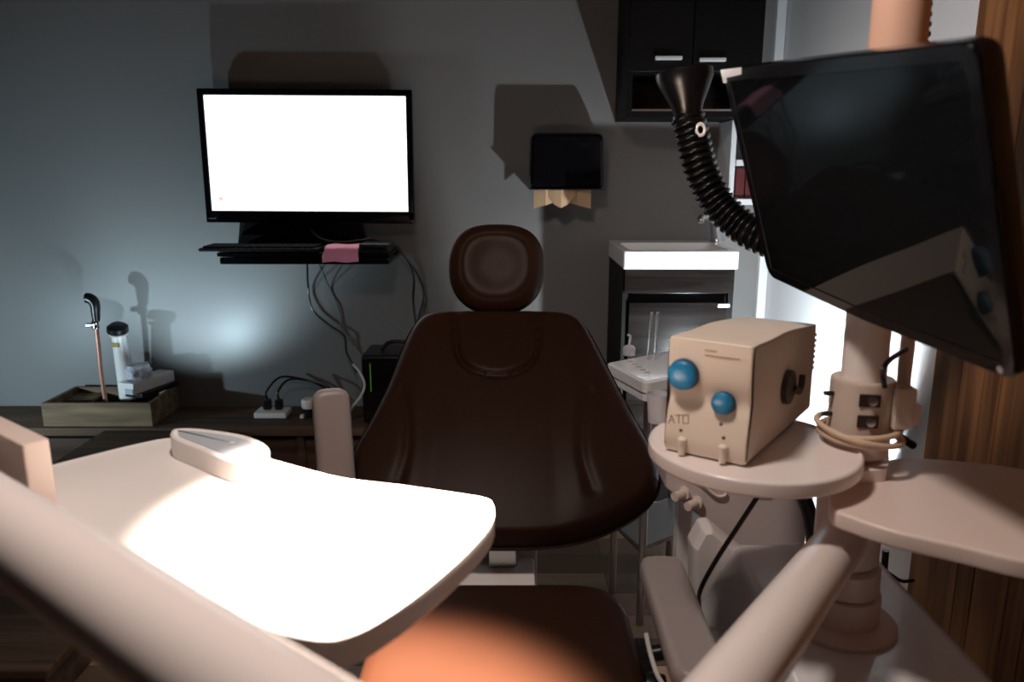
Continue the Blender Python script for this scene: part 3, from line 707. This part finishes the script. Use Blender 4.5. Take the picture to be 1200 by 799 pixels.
b = BM(); add_box(b, (PX+.0565, PYY-.03, z0+.022), (PX+.072, PYY+.0, z0+.052), bev=.002); add_lathe(b, [(0, z0+.0525), (.0095, z0+.0525), (.0095, z0+.2), (0, z0+.2)], T((PX+.064, PYY+.012, 0)), 16); obj('side_rod', b, M_beige, unit)
b = BM(); p = on_y(1041, 482, 1.09); add_tube(b, spline([p, on_y(1048, 500, 1.11), on_y(1054, 511, 1.13), on_y(1070, 522, 1.14)], 5), .0065, 12); obj('locking_lever', b, M_black, unit)
# wide shelf in front of the pole
WZ = .70
pts_px = [(972, 572), (1000, 549), (1055, 536), (1130, 540), (1215, 552), (1300, 580), (1345, 625), (1320, 668), (1210, 658), (1130, 640), (1050, 622), (1000, 606), (974, 594)]
pw = [on_z(*q, WZ) for q in pts_px]
pl = [Vector((p.x, p.y)) for p in spline([(p.x, p.y, 0) for p in pw]+[(pw[0].x, pw[0].y, 0)], 6)[:-1]]
b = BM(); add_plate(b, pl, WZ-.024, WZ, .005); obj('wide_shelf', b, M_beige, unit, angle=50)
# lower arm, elbow, upper arm
J0 = Vector((PX, PYY, .595)); E = Vector((-.02, .275, .73))
b = BM(); add_tube(b, spline([J0, J0.lerp(E, .33), J0.lerp(E, .66), E], 6), .033, 28); add_lathe(b, [(0, -.05), (.044, -.05), (.047, -.045), (.047, .045), (.044, .05), (0, .05)], T((E.x, E.y, .735)), 32); obj('lower_arm', b, M_arm, unit)
A0 = Vector((-.70, .782, .853)); E2 = Vector((-.02, .268, .846))
b = BM(); add_tube(b, spline([A0, A0.lerp(E2, .33), A0.lerp(E2, .66), E2], 6), .032, 28); add_lathe(b, [(0, -.055), (.040, -.055), (.043, -.05), (.043, .028), (.038, .033), (0, .033)], T((E2.x, E2.y, .845)), 32); add_lathe(b, [(0, -.05), (.04, -.05), (.044, -.04), (.044, .04), (.04, .05), (0, .05)], T(A0), 32); obj('upper_arm', b, M_arm, unit)
# tray
TZ = .74
px_t = [(579, 590), (572, 583), (540, 577), (470, 567), (400, 558), (335, 541), (300, 530), (240, 514), (200, 512), (160, 519), (110, 531), (55, 545), (-20, 566), (-40, 600), (0, 640), (100, 660), (200, 695), (280, 722), (335, 741), (378, 748), (405, 744), (440, 728), (490, 694), (540, 652), (570, 620), (579, 603)]
pw = [on_z(*q, TZ) for q in px_t]
pl = [Vector((p.x, p.y)) for p in spline([(p.x, p.y, 0) for p in pw]+[(pw[0].x, pw[0].y, 0)], 5)[:-1]]
b = BM(); add_plate(b, pl, TZ-.032, TZ, .004, lip=(.007, .003)); tray = obj('tray', b, M_tray, unit, angle=50)
# raised control pod on the tray
KZ = TZ+.027
px_k = [(199, 507), (204, 502), (225, 501), (255, 504), (285, 509), (305, 516), (315, 524), (314, 533), (300, 539), (283, 542), (262, 537), (230, 524), (203, 513)]
pw = [on_z(*q, KZ) for q in px_k]
pk = [Vector((p.x, p.y)) for p in spline([(p.x, p.y, 0) for p in pw]+[(pw[0].x, pw[0].y, 0)], 4)[:-1]]
b = BM(); add_plate(b, pk, TZ-.004, KZ, .003, lip=(.007, .002)); pod = obj('control_pod', b, M_tray, unit, angle=50)
b = BM(); add_layers(b, [(offset_poly(pk, .0105), KZ-.0019), (offset_poly(pk, .0105), KZ-.0008)]); pad = obj('button_pad', b, M_greypad, pod, smooth=False)
for q in ((272, 519), (291, 531)):
    w = on_z(*q, KZ); b = BM(); add_lathe(b, [(0, 0), (.004, 0), (.004, .0012), (0, .0014)], T((w.x, w.y, KZ-.0007)), 12); obj('button', b, M_white, pad)
# slab bracket that hangs the tray from the arm
d = Vector((-.157, .119, 0)).normalized(); nrm = Vector((d.y, -d.x, 0))
s0 = on_z(42, 517, .835)
Ms = Matrix(((d.x, nrm.x, 0, s0.x), (d.y, nrm.y, 0, s0.y), (0, 0, 1, 0), (0, 0, 0, 1)))
b = BM(); add_box(b, (0, -.014, TZ+.0005), (.34, .014, .835), Ms, bev=.004); obj('tray_bracket', b, M_beige, unit)
b = BM(); e = Ms @ Vector((.17, .0, .79)); add_tube(b, [e, Vector((A0.x+.1, A0.y-.075, .85))], .02, 20); obj('bracket_link', b, M_steel, unit)

# utility box behind the round shelf, cover, post
ux = on_y(785, 570, 1.42)
b = BM()
q = [on_y(780, 545, 1.42), on_y(780, 572, 1.42), on_y(803, 592, 1.42), on_y(858, 636, 1.42), on_y(880, 650, 1.42), on_y(946, 650, 1.42), on_y(946, 540, 1.42)]
q = [Vector((p.x, p.z)) for p in q]; q[0].y = .585; q[-1].y = .585; q[4].y = .30; q[5].y = .30
q = rounded_poly(q, .008, 4)
MXZ = Matrix(((1, 0, 0, 0), (0, 0, 1, 0), (0, 1, 0, 0), (0, 0, 0, 1)))
add_layers(b, [(offset_poly(q, .004), 1.42), (q, 1.424), (q, 1.50)], MXZ); ub = obj('service_box', b, M_unit2, unit, angle=50)
for (x, y) in ((803, 577), (818, 588)):
    p = on_y(x, y, 1.418)
    b = BM(); add_lathe(b, [(0, 0), (.013, 0), (.013, .006), (.009, .007), (.009, .034), (0, .035)], frame(p, (-.75, -.65, 0)), 18); obj('screw_knob', b, M_beige, ub)
b = BM(); add_tube(b, spline([on_y(807, 556, 1.415), on_y(822, 566, 1.414), on_y(838, 580, 1.414), on_y(848, 581, 1.414), on_y(852, 577, 1.415)], 6), .003, 8); obj('relief_trim', b, M_white, ub)
b = BM(); add_tube(b, spline([on_y(862, 568, 1.415), on_y(872, 571, 1.414), on_y(890, 577, 1.414), on_y(903, 578, 1.415)], 6), .003, 8); obj('relief_trim', b, M_white, ub)
b = BM(); add_tube(b, spline([on_y(930, 560, 1.40), on_y(943, 585, 1.40), on_y(951, 615, 1.40), on_y(954, 660, 1.40), on_y(954, 700, 1.40)], 6), .014, 14); obj('supply_hose', b, M_black, unit)
b = BM(); add_box(b, (on_y(794, 620, 1.53).x, 1.53, .0), (on_y(811, 620, 1.53).x, 1.57, .60), bev=.004); obj('support_post', b, M_white, unit)
b = BM()
q = [on_y(811, 640, 1.33), on_y(823, 618, 1.33), on_y(834, 617, 1.33), on_y(880, 655, 1.33), on_y(878, 720, 1.33), on_y(812, 715, 1.33)]
q = rounded_poly([Vector((p.x, p.z)) for p in q], .012, 5)
add_layers(b, [(offset_poly(q, .008), 1.315), (offset_poly(q, .003), 1.322), (q, 1.335), (q, 1.37)], MXZ); obj('side_cover', b, M_white, unit, angle=50)

# ------------------------------------------------------------------ loose cables at the unit
cable('dark cable slanting from the round shelf down to the unit', [on_y(898, 560, 1.10), on_y(895, 570, 1.09), on_y(868, 612, 1.10), on_y(840, 655, 1.12), on_y(822, 688, 1.15), on_y(819, 705, 1.18), on_y(822, 730, 1.2)], .0038, M_darkcable, 'instrument_cable')
z0c = z0
tcb = thing('coiled_cable', 'beige cable coiled around the foot of the white pole collar', 'cable', (PX, PYY, RTZ))
b = BM()
for dz, tl_, rad in ((.010, 3, .0535), (.0195, -4, .053), (.0165, 9, .058)):
    add_torus(b, T((PX, PYY-.003, RTZ+dz)) @ Matrix.Rotation(R(tl_), 4, 'Y') @ Matrix.Rotation(R(tl_*.4), 4, 'X'), rad, .0042)
obj('coil', b, M_cable_beige, tcb)
cable('black cable running from the tilted monitor down along the pole', [on_y(1062, 409, 1.02), on_y(1045, 420, 1.0), on_y(1036, 430, .99), on_y(1034, 440, .995), on_y(1037, 455, .99)], .0035, M_black, 'monitor_cable')
cable('black cable sagging between unit and right wall below the wide shelf', [on_y(1020, 652, 1.25), on_y(1032, 664, 1.25), on_y(1048, 676, 1.27), on_y(1058, 681, 1.3), on_y(1070, 680, 1.33)], .0035, M_black, 'wall_cable')
b = BM(); add_tube(b, [on_y(1038, 645, 1.25), on_y(1036, 668, 1.25)], .006, 10); tag(obj('cable_drop', b, M_black), 'short black cable drop hanging beneath the wide shelf', 'cable')
cable('thin pale cable hanging down beside the lowered armrest', [on_y(757, 742, 1.02), on_y(762, 765, 1.0), on_y(770, 790, .97), on_y(782, 815, .95), on_y(790, 870, .93)], .0035, M_whitecable, 'hanging_cable')

# ------------------------------------------------------------------ ultrasonic scaler on the round shelf
SB = RTZ+.0006
f1 = on_z(873, 547, SB)
dxn = Vector((.814, -.581, 0)); dyn = Vector((.581, .814, 0))
wS = next(w*.0005 for w in range(100, 600) if proj(f1-dxn*(w*.0005))[0] < 777)
dS = next(d*.0005 for d in range(100, 900) if proj(f1+dyn*(d*.0005))[0] > 949)
f0 = f1-dxn*wS; k1 = f1+dyn*dS
MS = Matrix(((dxn.x, dyn.x, 0, f0.x), (dxn.y, dyn.y, 0, f0.y), (0, 0, 1, SB), (0, 0, 0, 1)))
hf = z_over(f1, 408)-SB; hb = z_over(k1, 380)-SB; hm = z_over(f1.lerp(k1, .5), 387)-SB
print('SCALER', wS, dS, hf, hm, hb, f0, f1, k1)
sc_ = thing('ultrasonic_scaler', 'cream box shaped dental scaler with two blue knobs on the round shelf', 'dental device', MS.translation)
prof = [(.004, 0), (.0, .02), (.006, hf*.35), (.011, hf*.5), (.004, hf*.68), (.003, hf*.96), (.012, hf+.001), (dS*.25, (hf*.45+hm*.55)), (dS*.5, hm), (dS*.8, hm*.45+hb*.55), (dS, hb), (dS, 0)]
dn = [Vector((p.x, p.y)) for p in spline([(a, c, 0) for a, c in prof[:11]], 5)] + [Vector(prof[-1])]
b = BM(); MYZ = Matrix(((0, 0, 1, 0), (1, 0, 0, 0), (0, 1, 0, 0), (0, 0, 0, 1)))
add_layers(b, [(offset_poly(dn, .006), 0), (offset_poly(dn, .0015), .0015), (dn, .006), (dn, wS-.006), (offset_poly(dn, .0015), wS-.0015), (offset_poly(dn, .006), wS)], MS @ MYZ); obj('housing', b, M_scaler, sc_, angle=35)
from mathutils.bvhtree import BVHTree
_hb = bpy.data.objects['housing.001'] if 'housing.001' in bpy.data.objects else bpy.data.objects['housing']
_bv = BVHTree.FromPolygons([v.co.copy() for v in _hb.data.vertices], [tuple(p.vertices) for p in _hb.data.polygons])
def on_skin(x, y):
    return _bv.ray_cast(Vector((0, 0, CAMZ)), ray(x, y))[0]
def on_front(x, y, off=.0):
    n_ = -dyn; return on_plane(x, y, f0 + n_*off, n_)
def knob(px, py, rad, name):
    p = on_skin(px, py)+dyn*.002; M = frame(p, -dyn, dxn)
    b = BM(); add_lathe(b, [(0, -.002), (rad*1.03, -.002), (rad*1.05, .003), (rad*1.0, .009), (0, .010)], M, 36); k = obj(name, b, M_bluedk, sc_)
    b = BM(); add_lathe(b, [(rad*.99, .0095)] + [(rad*.99*math.cos(a), .011+rad*.36*math.sin(a)) for a in [i*math.pi/2/8 for i in range(8)]] + [(0, .011+rad*.36)], M, 36); obj('dome', b, M_blue, k)
knob(802, 438, .0205, 'water_knob'); knob(849, 471, .0152, 'power_knob')
for (x, y) in ((800, 521), (848, 530)):
    p = on_skin(x, y); M = frame(p, Vector((0, 0, 1)), dxn)
    b = BM(); add_lathe(b, [(0, -.013), (.005, -.013), (.005, .002), (.0062, .004), (.0062, .009), (.004, .011), (0, .012)], M @ T((0, -.003, 0)), 18); obj('probe_holder', b, M_scaler, sc_)
b = BM(); MF = lambda x, y: frame(on_skin(x, y), -dyn, dxn)
for (x, y, w, h) in ((833, 411, .016, .0022), (842, 418, .036, .0018), (858, 420, .020, .0014)):
    add_box(b, (-w/2, -h/2, -.001), (w/2, h/2, .0008), MF(x, y))
obj('faded_lettering', b, M_print, sc_, smooth=False)
b = BM()
def bar(M, x0, y0, x1, y1, w=.0016):
    d = Vector((x1-x0, y1-y0)); l = d.length; a = math.atan2(d.y, d.x)
    add_box(b, (0, -w/2, -.008), (l, w/2, .0012), M @ T((x0, y0, 0)) @ RZ(a))
s = .0105
for px, strokes in ((787, ((0, 0, .4, 1), (.4, 1, .8, 0), (.2, .4, .6, .4))), (795.5, ((0, 1, .8, 1), (.4, 0, .4, 1))), (804, ((0, 0, 0, 1), (0, 1, .7, 1), (.7, 1, .7, 0), (.7, 0, 0, 0)))):
    b = BM()
    for (a, c, e_, f_) in strokes:
        q0 = on_skin(px+(a-.4)*9, 491-(c-.5)*10); q1 = on_skin(px+(e_-.4)*9, 491-(f_-.5)*10)
        add_tube(b, [q0-dyn*.0002, q1-dyn*.0002], .0008, 6)
    obj('printed_letter', b, M_print, sc_, smooth=False)
for x, y in ((798, 504), (845, 497), (848, 513)):
    b = BM(); M2 = frame(on_skin(x, y), -dyn, dxn); add_lathe(b, [(0, -.002), (.0024, -.002), (.0024, .0008), (0, .001)], M2, 10); obj('indicator_dot', b, M_brown, sc_)
# side dial + rear vents
p = on_plane(921, 453, f1, dxn); M = frame(p, dxn, dyn)
b = BM(); add_lathe(b, [(0, -.002), (.026, -.002), (.025, .008), (.015, .011), (0, .012)], M, 28); dial = obj('side_dial', b, M_brown, sc_)
b = BM(); add_tube(b, spline([M @ Vector((.0, .0, .011)), M @ Vector((.020, -.010, .013)), M @ Vector((.036, -.004, .012)), M @ Vector((.046, .008, .010))], 5), .005, 10); obj('lever', b, M_brown, dial)
b = BM()
for k in range(7): add_box(b, (wS-.04, dS-.001, hb-.020-k*.009), (wS-.0005, dS+.006, hb-.020-k*.009+.0045), MS)
obj('rear_vent', b, M_scaler, sc_, smooth=False)
# clear cup beside it
cpos = on_z(770, 494, RTZ-.0022)
b = BM(); add_lathe(b, [(0, 0), (.014, 0), (.017, .044), (.0178, .046), (.0165, .046), (.013, .003), (0, .003)], T(cpos), 28); tag(obj('plastic_cup', b, M_frost), 'translucent plastic cup on the round shelf behind the scaler', 'cup')

# ------------------------------------------------------------------ small white instrument trolley behind
ZT = .64
t0p = on_z(713, 425, ZT); t1p = on_z(757, 448, ZT)
YT0, YT1 = t1p.y, t0p.y
tx0 = t1p.x
trol = thing('instrument_trolley', 'small white instrument trolley between chair and washbasin', 'trolley', (tx0+.15, (YT0+YT1)/2, 0))
re = (on_z(775, 413, ZT)-t0p).normalized()*.27
t2p, t3p = t1p+re, t0p+re
pl = rounded_poly([(t1p.x, t1p.y), (t2p.x, t2p.y), (t3p.x, t3p.y), (t0p.x, t0p.y)], [.012, .02, .02, .012], 5)
b = BM(); add_layers(b, [(offset_poly(pl, .006), ZT-.052), (pl, ZT-.048), (pl, ZT-.028), (offset_poly(pl, -.004), ZT-.026), (offset_poly(pl, -.004), ZT-.003), (pl, ZT), (offset_poly(pl, .006), ZT+.0008)]); tt = obj('trolley_top', b, M_frost if False else M_ceramic, trol, angle=50)
for k in range(5):
    c = on_z(739+k*5, 423+k*3.2, ZT+.0015); b = BM(); add_box(b, (c.x-.008, c.y-.006, ZT+.0009), (c.x+.006, c.y+.002, ZT+.0018)); obj('key', b, M_keypad, tt, smooth=False)
def inside(u, v):
    a = Vector(t1p[:2]).lerp(Vector(t2p[:2]), u); c = Vector(t0p[:2]).lerp(Vector(t3p[:2]), u); return a.lerp(c, v)
for u, v in ((.07, .06), (.07, .85), (.92, .06), (.92, .9)):
    q = inside(u, v); b = BM(); add_tube(b, [(q.x, q.y, .0), (q.x, q.y, ZT-.053)], .010, 14); obj('leg', b, M_steel, trol)
b = BM(); add_layers(b, [(offset_poly(pl, .012), .20), (offset_poly(pl, .012), .212)]); obj('lower_shelf', b, M_steel, trol)
c = on_z(737, 416, ZT+.002)
t = thing('syringe_bottle', 'small clear dropper bottle on the rear edge of the white trolley', 'bottle', c)
b = BM(); add_lathe(b, [(0, .001), (.0165, .001), (.0165, .018), (.014, .024), (.006, .028), (0, .028)], T(c), 22); obj('bottle_body', b, M_frost, t)
b = BM(); add_tube(b, spline([c+Vector((0, 0, .0285)), c+Vector((.002, 0, .045)), c+Vector((.002, 0, .052)), c+Vector((-.006, 0, .055))], 5), .0032, 10); obj('nozzle', b, M_frost, t)
for i, (xa_, xb_) in enumerate(((759, 764), (767, 771))):
    b = BM(); q = on_z(xa_, 420.5, ZT+.0035); add_tube(b, [q, on_y(xb_, 366, q.y)], .0032, 10)
    tag(obj('clear_straw', b, M_clear), ('left' if i == 0 else 'right')+' of two clear upright straws on the white trolley', 'straw', 'clear straws on the trolley')

# ------------------------------------------------------------------ tilted monitor
S_ = 1.1
cor = [(844, 83, 1.0), (1142, 47, .5735), (1195.5, 452, .660), (902, 324, 1.088)]
P = [at_d(x, y, d_*S_) for x, y, d_ in cor]
ctr = (P[0]+P[1]+P[2]+P[3])/4
ux_ = ((P[1]-P[0])+(P[2]-P[3])).normalized(); vy_ = ((P[0]-P[3])+(P[1]-P[2])); vy_ = (vy_-ux_*vy_.dot(ux_)).normalized()
W = ((P[1]-P[0]).length+(P[2]-P[3]).length)/4; H = ((P[0]-P[3]).length+(P[1]-P[2]).length)/4
nz_ = ux_.cross(vy_)
if nz_.dot(Vector((0, 0, CAMZ))-ctr) < 0: nz_ = -nz_
MM = Matrix(((ux_.x, vy_.x, nz_.x, ctr.x), (ux_.y, vy_.y, nz_.y, ctr.y), (ux_.z, vy_.z, nz_.z, ctr.z), (0, 0, 0, 1)))
print('MONITOR', 2*W, 2*H, ctr, nz_)
mon = thing('monitor', 'large tilted glossy black monitor mounted on the white pole', 'monitor', ctr)
pl = rounded_poly([(-W, -H), (0, -H-.006), (W, -H), (W, H), (-W, H)], [.024, .3, .024, .024, .024], 6)
b = BM(); add_layers(b, [(offset_poly(pl, .02), -.030), (offset_poly(pl, .004), -.026), (pl, -.018), (pl, -.003), (offset_poly(pl, .002), 0), (offset_poly(pl, .016), 0), (offset_poly(pl, .018), -.0035)], MM); obj('bezel', b, M_gloss, mon, angle=30)
b = BM(); add_layers(b, [(offset_poly(pl, .0165), -.0036), (offset_poly(pl, .0165), -.0015)], MM); obj('screen', b, M_screen, mon, smooth=False)
b = BM(); add_box(b, (-.11, -.09, -.065), (.11, .09, -.031), MM, bev=.012); obj('rear_housing', b, M_black, mon)
b = BM(); e = MM @ Vector((0, 0, -.066)); e.z = max(min(e.z, 1.17), .99)
pc_ = Vector((PX, PYY, e.z)); dd_ = (e-pc_); dd_.z = 0; add_tube(b, [e, pc_+dd_.normalized()*.037], .016, 18)
add_lathe(b, [(.0305, -.035), (.042, -.034), (.042, .034), (.0305, .035)], T((PX, PYY, e.z)), 32); obj('pole_mount', b, M_black, mon)
b = BM(); add_layers(b, [(rounded_poly([(-W-.001, H+.001), (-W-.001, H-.018), (-W+.01, H-.018), (-W+.012, H-.011), (-W+.062, H-.008), (-W+.066, H+.001)], .002, 3), z) for z in (.0005, .0015)], MM); obj('white_corner', b, M_ceramic, mon, smooth=False)  # thin white piece over the top left bezel corner
b = BM(); add_lathe(b, [(0, 0), (.004, 0), (.004, .001), (0, .001)], MM @ T((W-.02, -H+.008, .0)), 14); obj('power_button', b, M_steel, mon)

# ------------------------------------------------------------------ suction arm: ribbed hose and hood
hose_px = [(806, 138, 1.45), (812, 160, 1.45), (818, 187, 1.45), (828, 214, 1.45), (843, 240, 1.45), (863, 260, 1.44), (888, 276, 1.42), (930, 288, 1.39), (985, 275, 1.34), (1030, 220, 1.27), (1052, 140, 1.20), (1061, 60, 1.14), (1066, -40, 1.10), (1072, -160, 1.06)]
hp = spline([at_d(*q) for q in hose_px], 40)
su = thing('suction_hose', 'black ribbed suction hose with upturned hood hanging left of the monitor', 'suction hose', hp[0])
# resample to even spacing
ev = [hp[0]]; acc = 0
step = .0022
for a, c in zip(hp, hp[1:]):
    l = (c-a).length; pos = step-acc
    while pos <= l: ev.append(a.lerp(c, pos/l)); pos += step
    acc = l-(pos-step)
b = BM(); add_tube(b, ev, .024, 20, rfun=lambda i: .0275+.0048*(1 if (i % 6) in (0, 1, 2) else (-.2 if (i % 6) in (4,) else .4))); obj('ribbed_hose', b, M_ribhose, su, angle=80)
d = (at_d(802, 85, 1.44)-at_d(807, 142, 1.45)).normalized()
b = BM(); Mf = frame(at_d(807, 143, 1.45), d, (1, 0, 0))
add_lathe(b, [(.0, -.004), (.028, -.004), (.029, .012), (.026, .014), (.030, .03), (.045, .062), (.053, .080), (.053, .092), (.049, .094), (.048, .082), (.04, .062), (.024, .03), (.02, .012), (0, .012)], Mf, 40); obj('hood', b, M_ribhose, su)
b = BM(); add_lathe(b, [(0, .076), (.048, .076), (.048, .079), (0, .079)], Mf, 40); obj('hood_filter', b, M_gap, su)
b = BM(); q = at_d(821, 152, 1.42); add_torus(b, T(q) @ Matrix.Rotation(R(78), 4, 'X') @ Matrix.Scale(1.4, 4, (0, 1, 0)), .0075, .0028, 20, 8); obj('hose_clip', b, M_white, su)

# ------------------------------------------------------------------ lights
def point(name, loc, power, col, rad=.02):
    l = bpy.data.lights.new(name, 'POINT'); l.energy = power; l.color = col; l.shadow_soft_size = rad
    o = bpy.data.objects.new(name, l); o.location = loc; COL.objects.link(o); return o
def spot(name, loc, target, power, col, ang, blend=.5, rad=.03):
    l = bpy.data.lights.new(name, 'SPOT'); l.energy = power; l.color = col; l.spot_size = R(ang); l.spot_blend = blend; l.shadow_soft_size = rad
    o = bpy.data.objects.new(name, l); o.location = loc; COL.objects.link(o)
    o.rotation_euler = (Vector(target)-Vector(loc)).to_track_quat('-Z', 'Y').to_euler(); return o
COOL = (.64, .87, 1.0); WARM = (1.0, .84, .75)
def aim(loc, az, el):
    return Vector(loc)+Vector((math.sin(R(az))*math.cos(R(el)), math.cos(R(az))*math.cos(R(el)), math.sin(R(el))))
L1 = (-1.17, 2.37, .43); spot('cool_lamp_left', L1, aim(L1, 6, 40), 17, COOL, 102, .8, .012)
L2 = (-1.95, 2.0, .44); spot('cool_lamp_far_left', L2, aim(L2, 24, 16), 24, COOL, 116, .7, .015)
L3 = (.68, 1.97, .41); spot('cool_lamp_right', L3, aim(L3, 42, 14), 40, (.86, .95, 1.0), 178, .12, .015)
LP = (-.06, .80, 1.95)
spot('operating_lamp', LP, (-.14, .805, .74), 4200, (1.0, .80, .66), 24, .75, .04)
SP = (-.20, .72, 1.90)
spot('operating_lamp_spill', SP, (.34, .95, .8), 44, WARM, 130, .55, .09)

w = bpy.data.worlds.new('World'); scene.world = w; w.use_nodes = True
w.node_tree.nodes['Background'].inputs['Color'].default_value = (.02, .02, .022, 1)
# ------------------------------------------------------------------ camera
cd = bpy.data.cameras.new('Camera'); cam = bpy.data.objects.new('Camera', cd); COL.objects.link(cam)
cd.sensor_fit = 'HORIZONTAL'; cd.sensor_width = 36; cd.lens = 36*FOC/1200
cam.location = (0, 0, CAMZ); cam.rotation_euler = (R(90)-PITCH, 0, 0)
cd.clip_start = .02
cd.dof.use_dof = True; cd.dof.focus_distance = 1.75; cd.dof.aperture_fstop = 4.0
scene.camera = cam
scene.view_settings.view_transform = 'Standard'; scene.view_settings.look = 'None'
scene.view_settings.gamma = 1; scene.view_settings.use_curve_mapping = False; scene.view_settings.exposure = 0
scene.cycles.use_denoising = True
scene.cycles.sample_clamp_indirect = 4
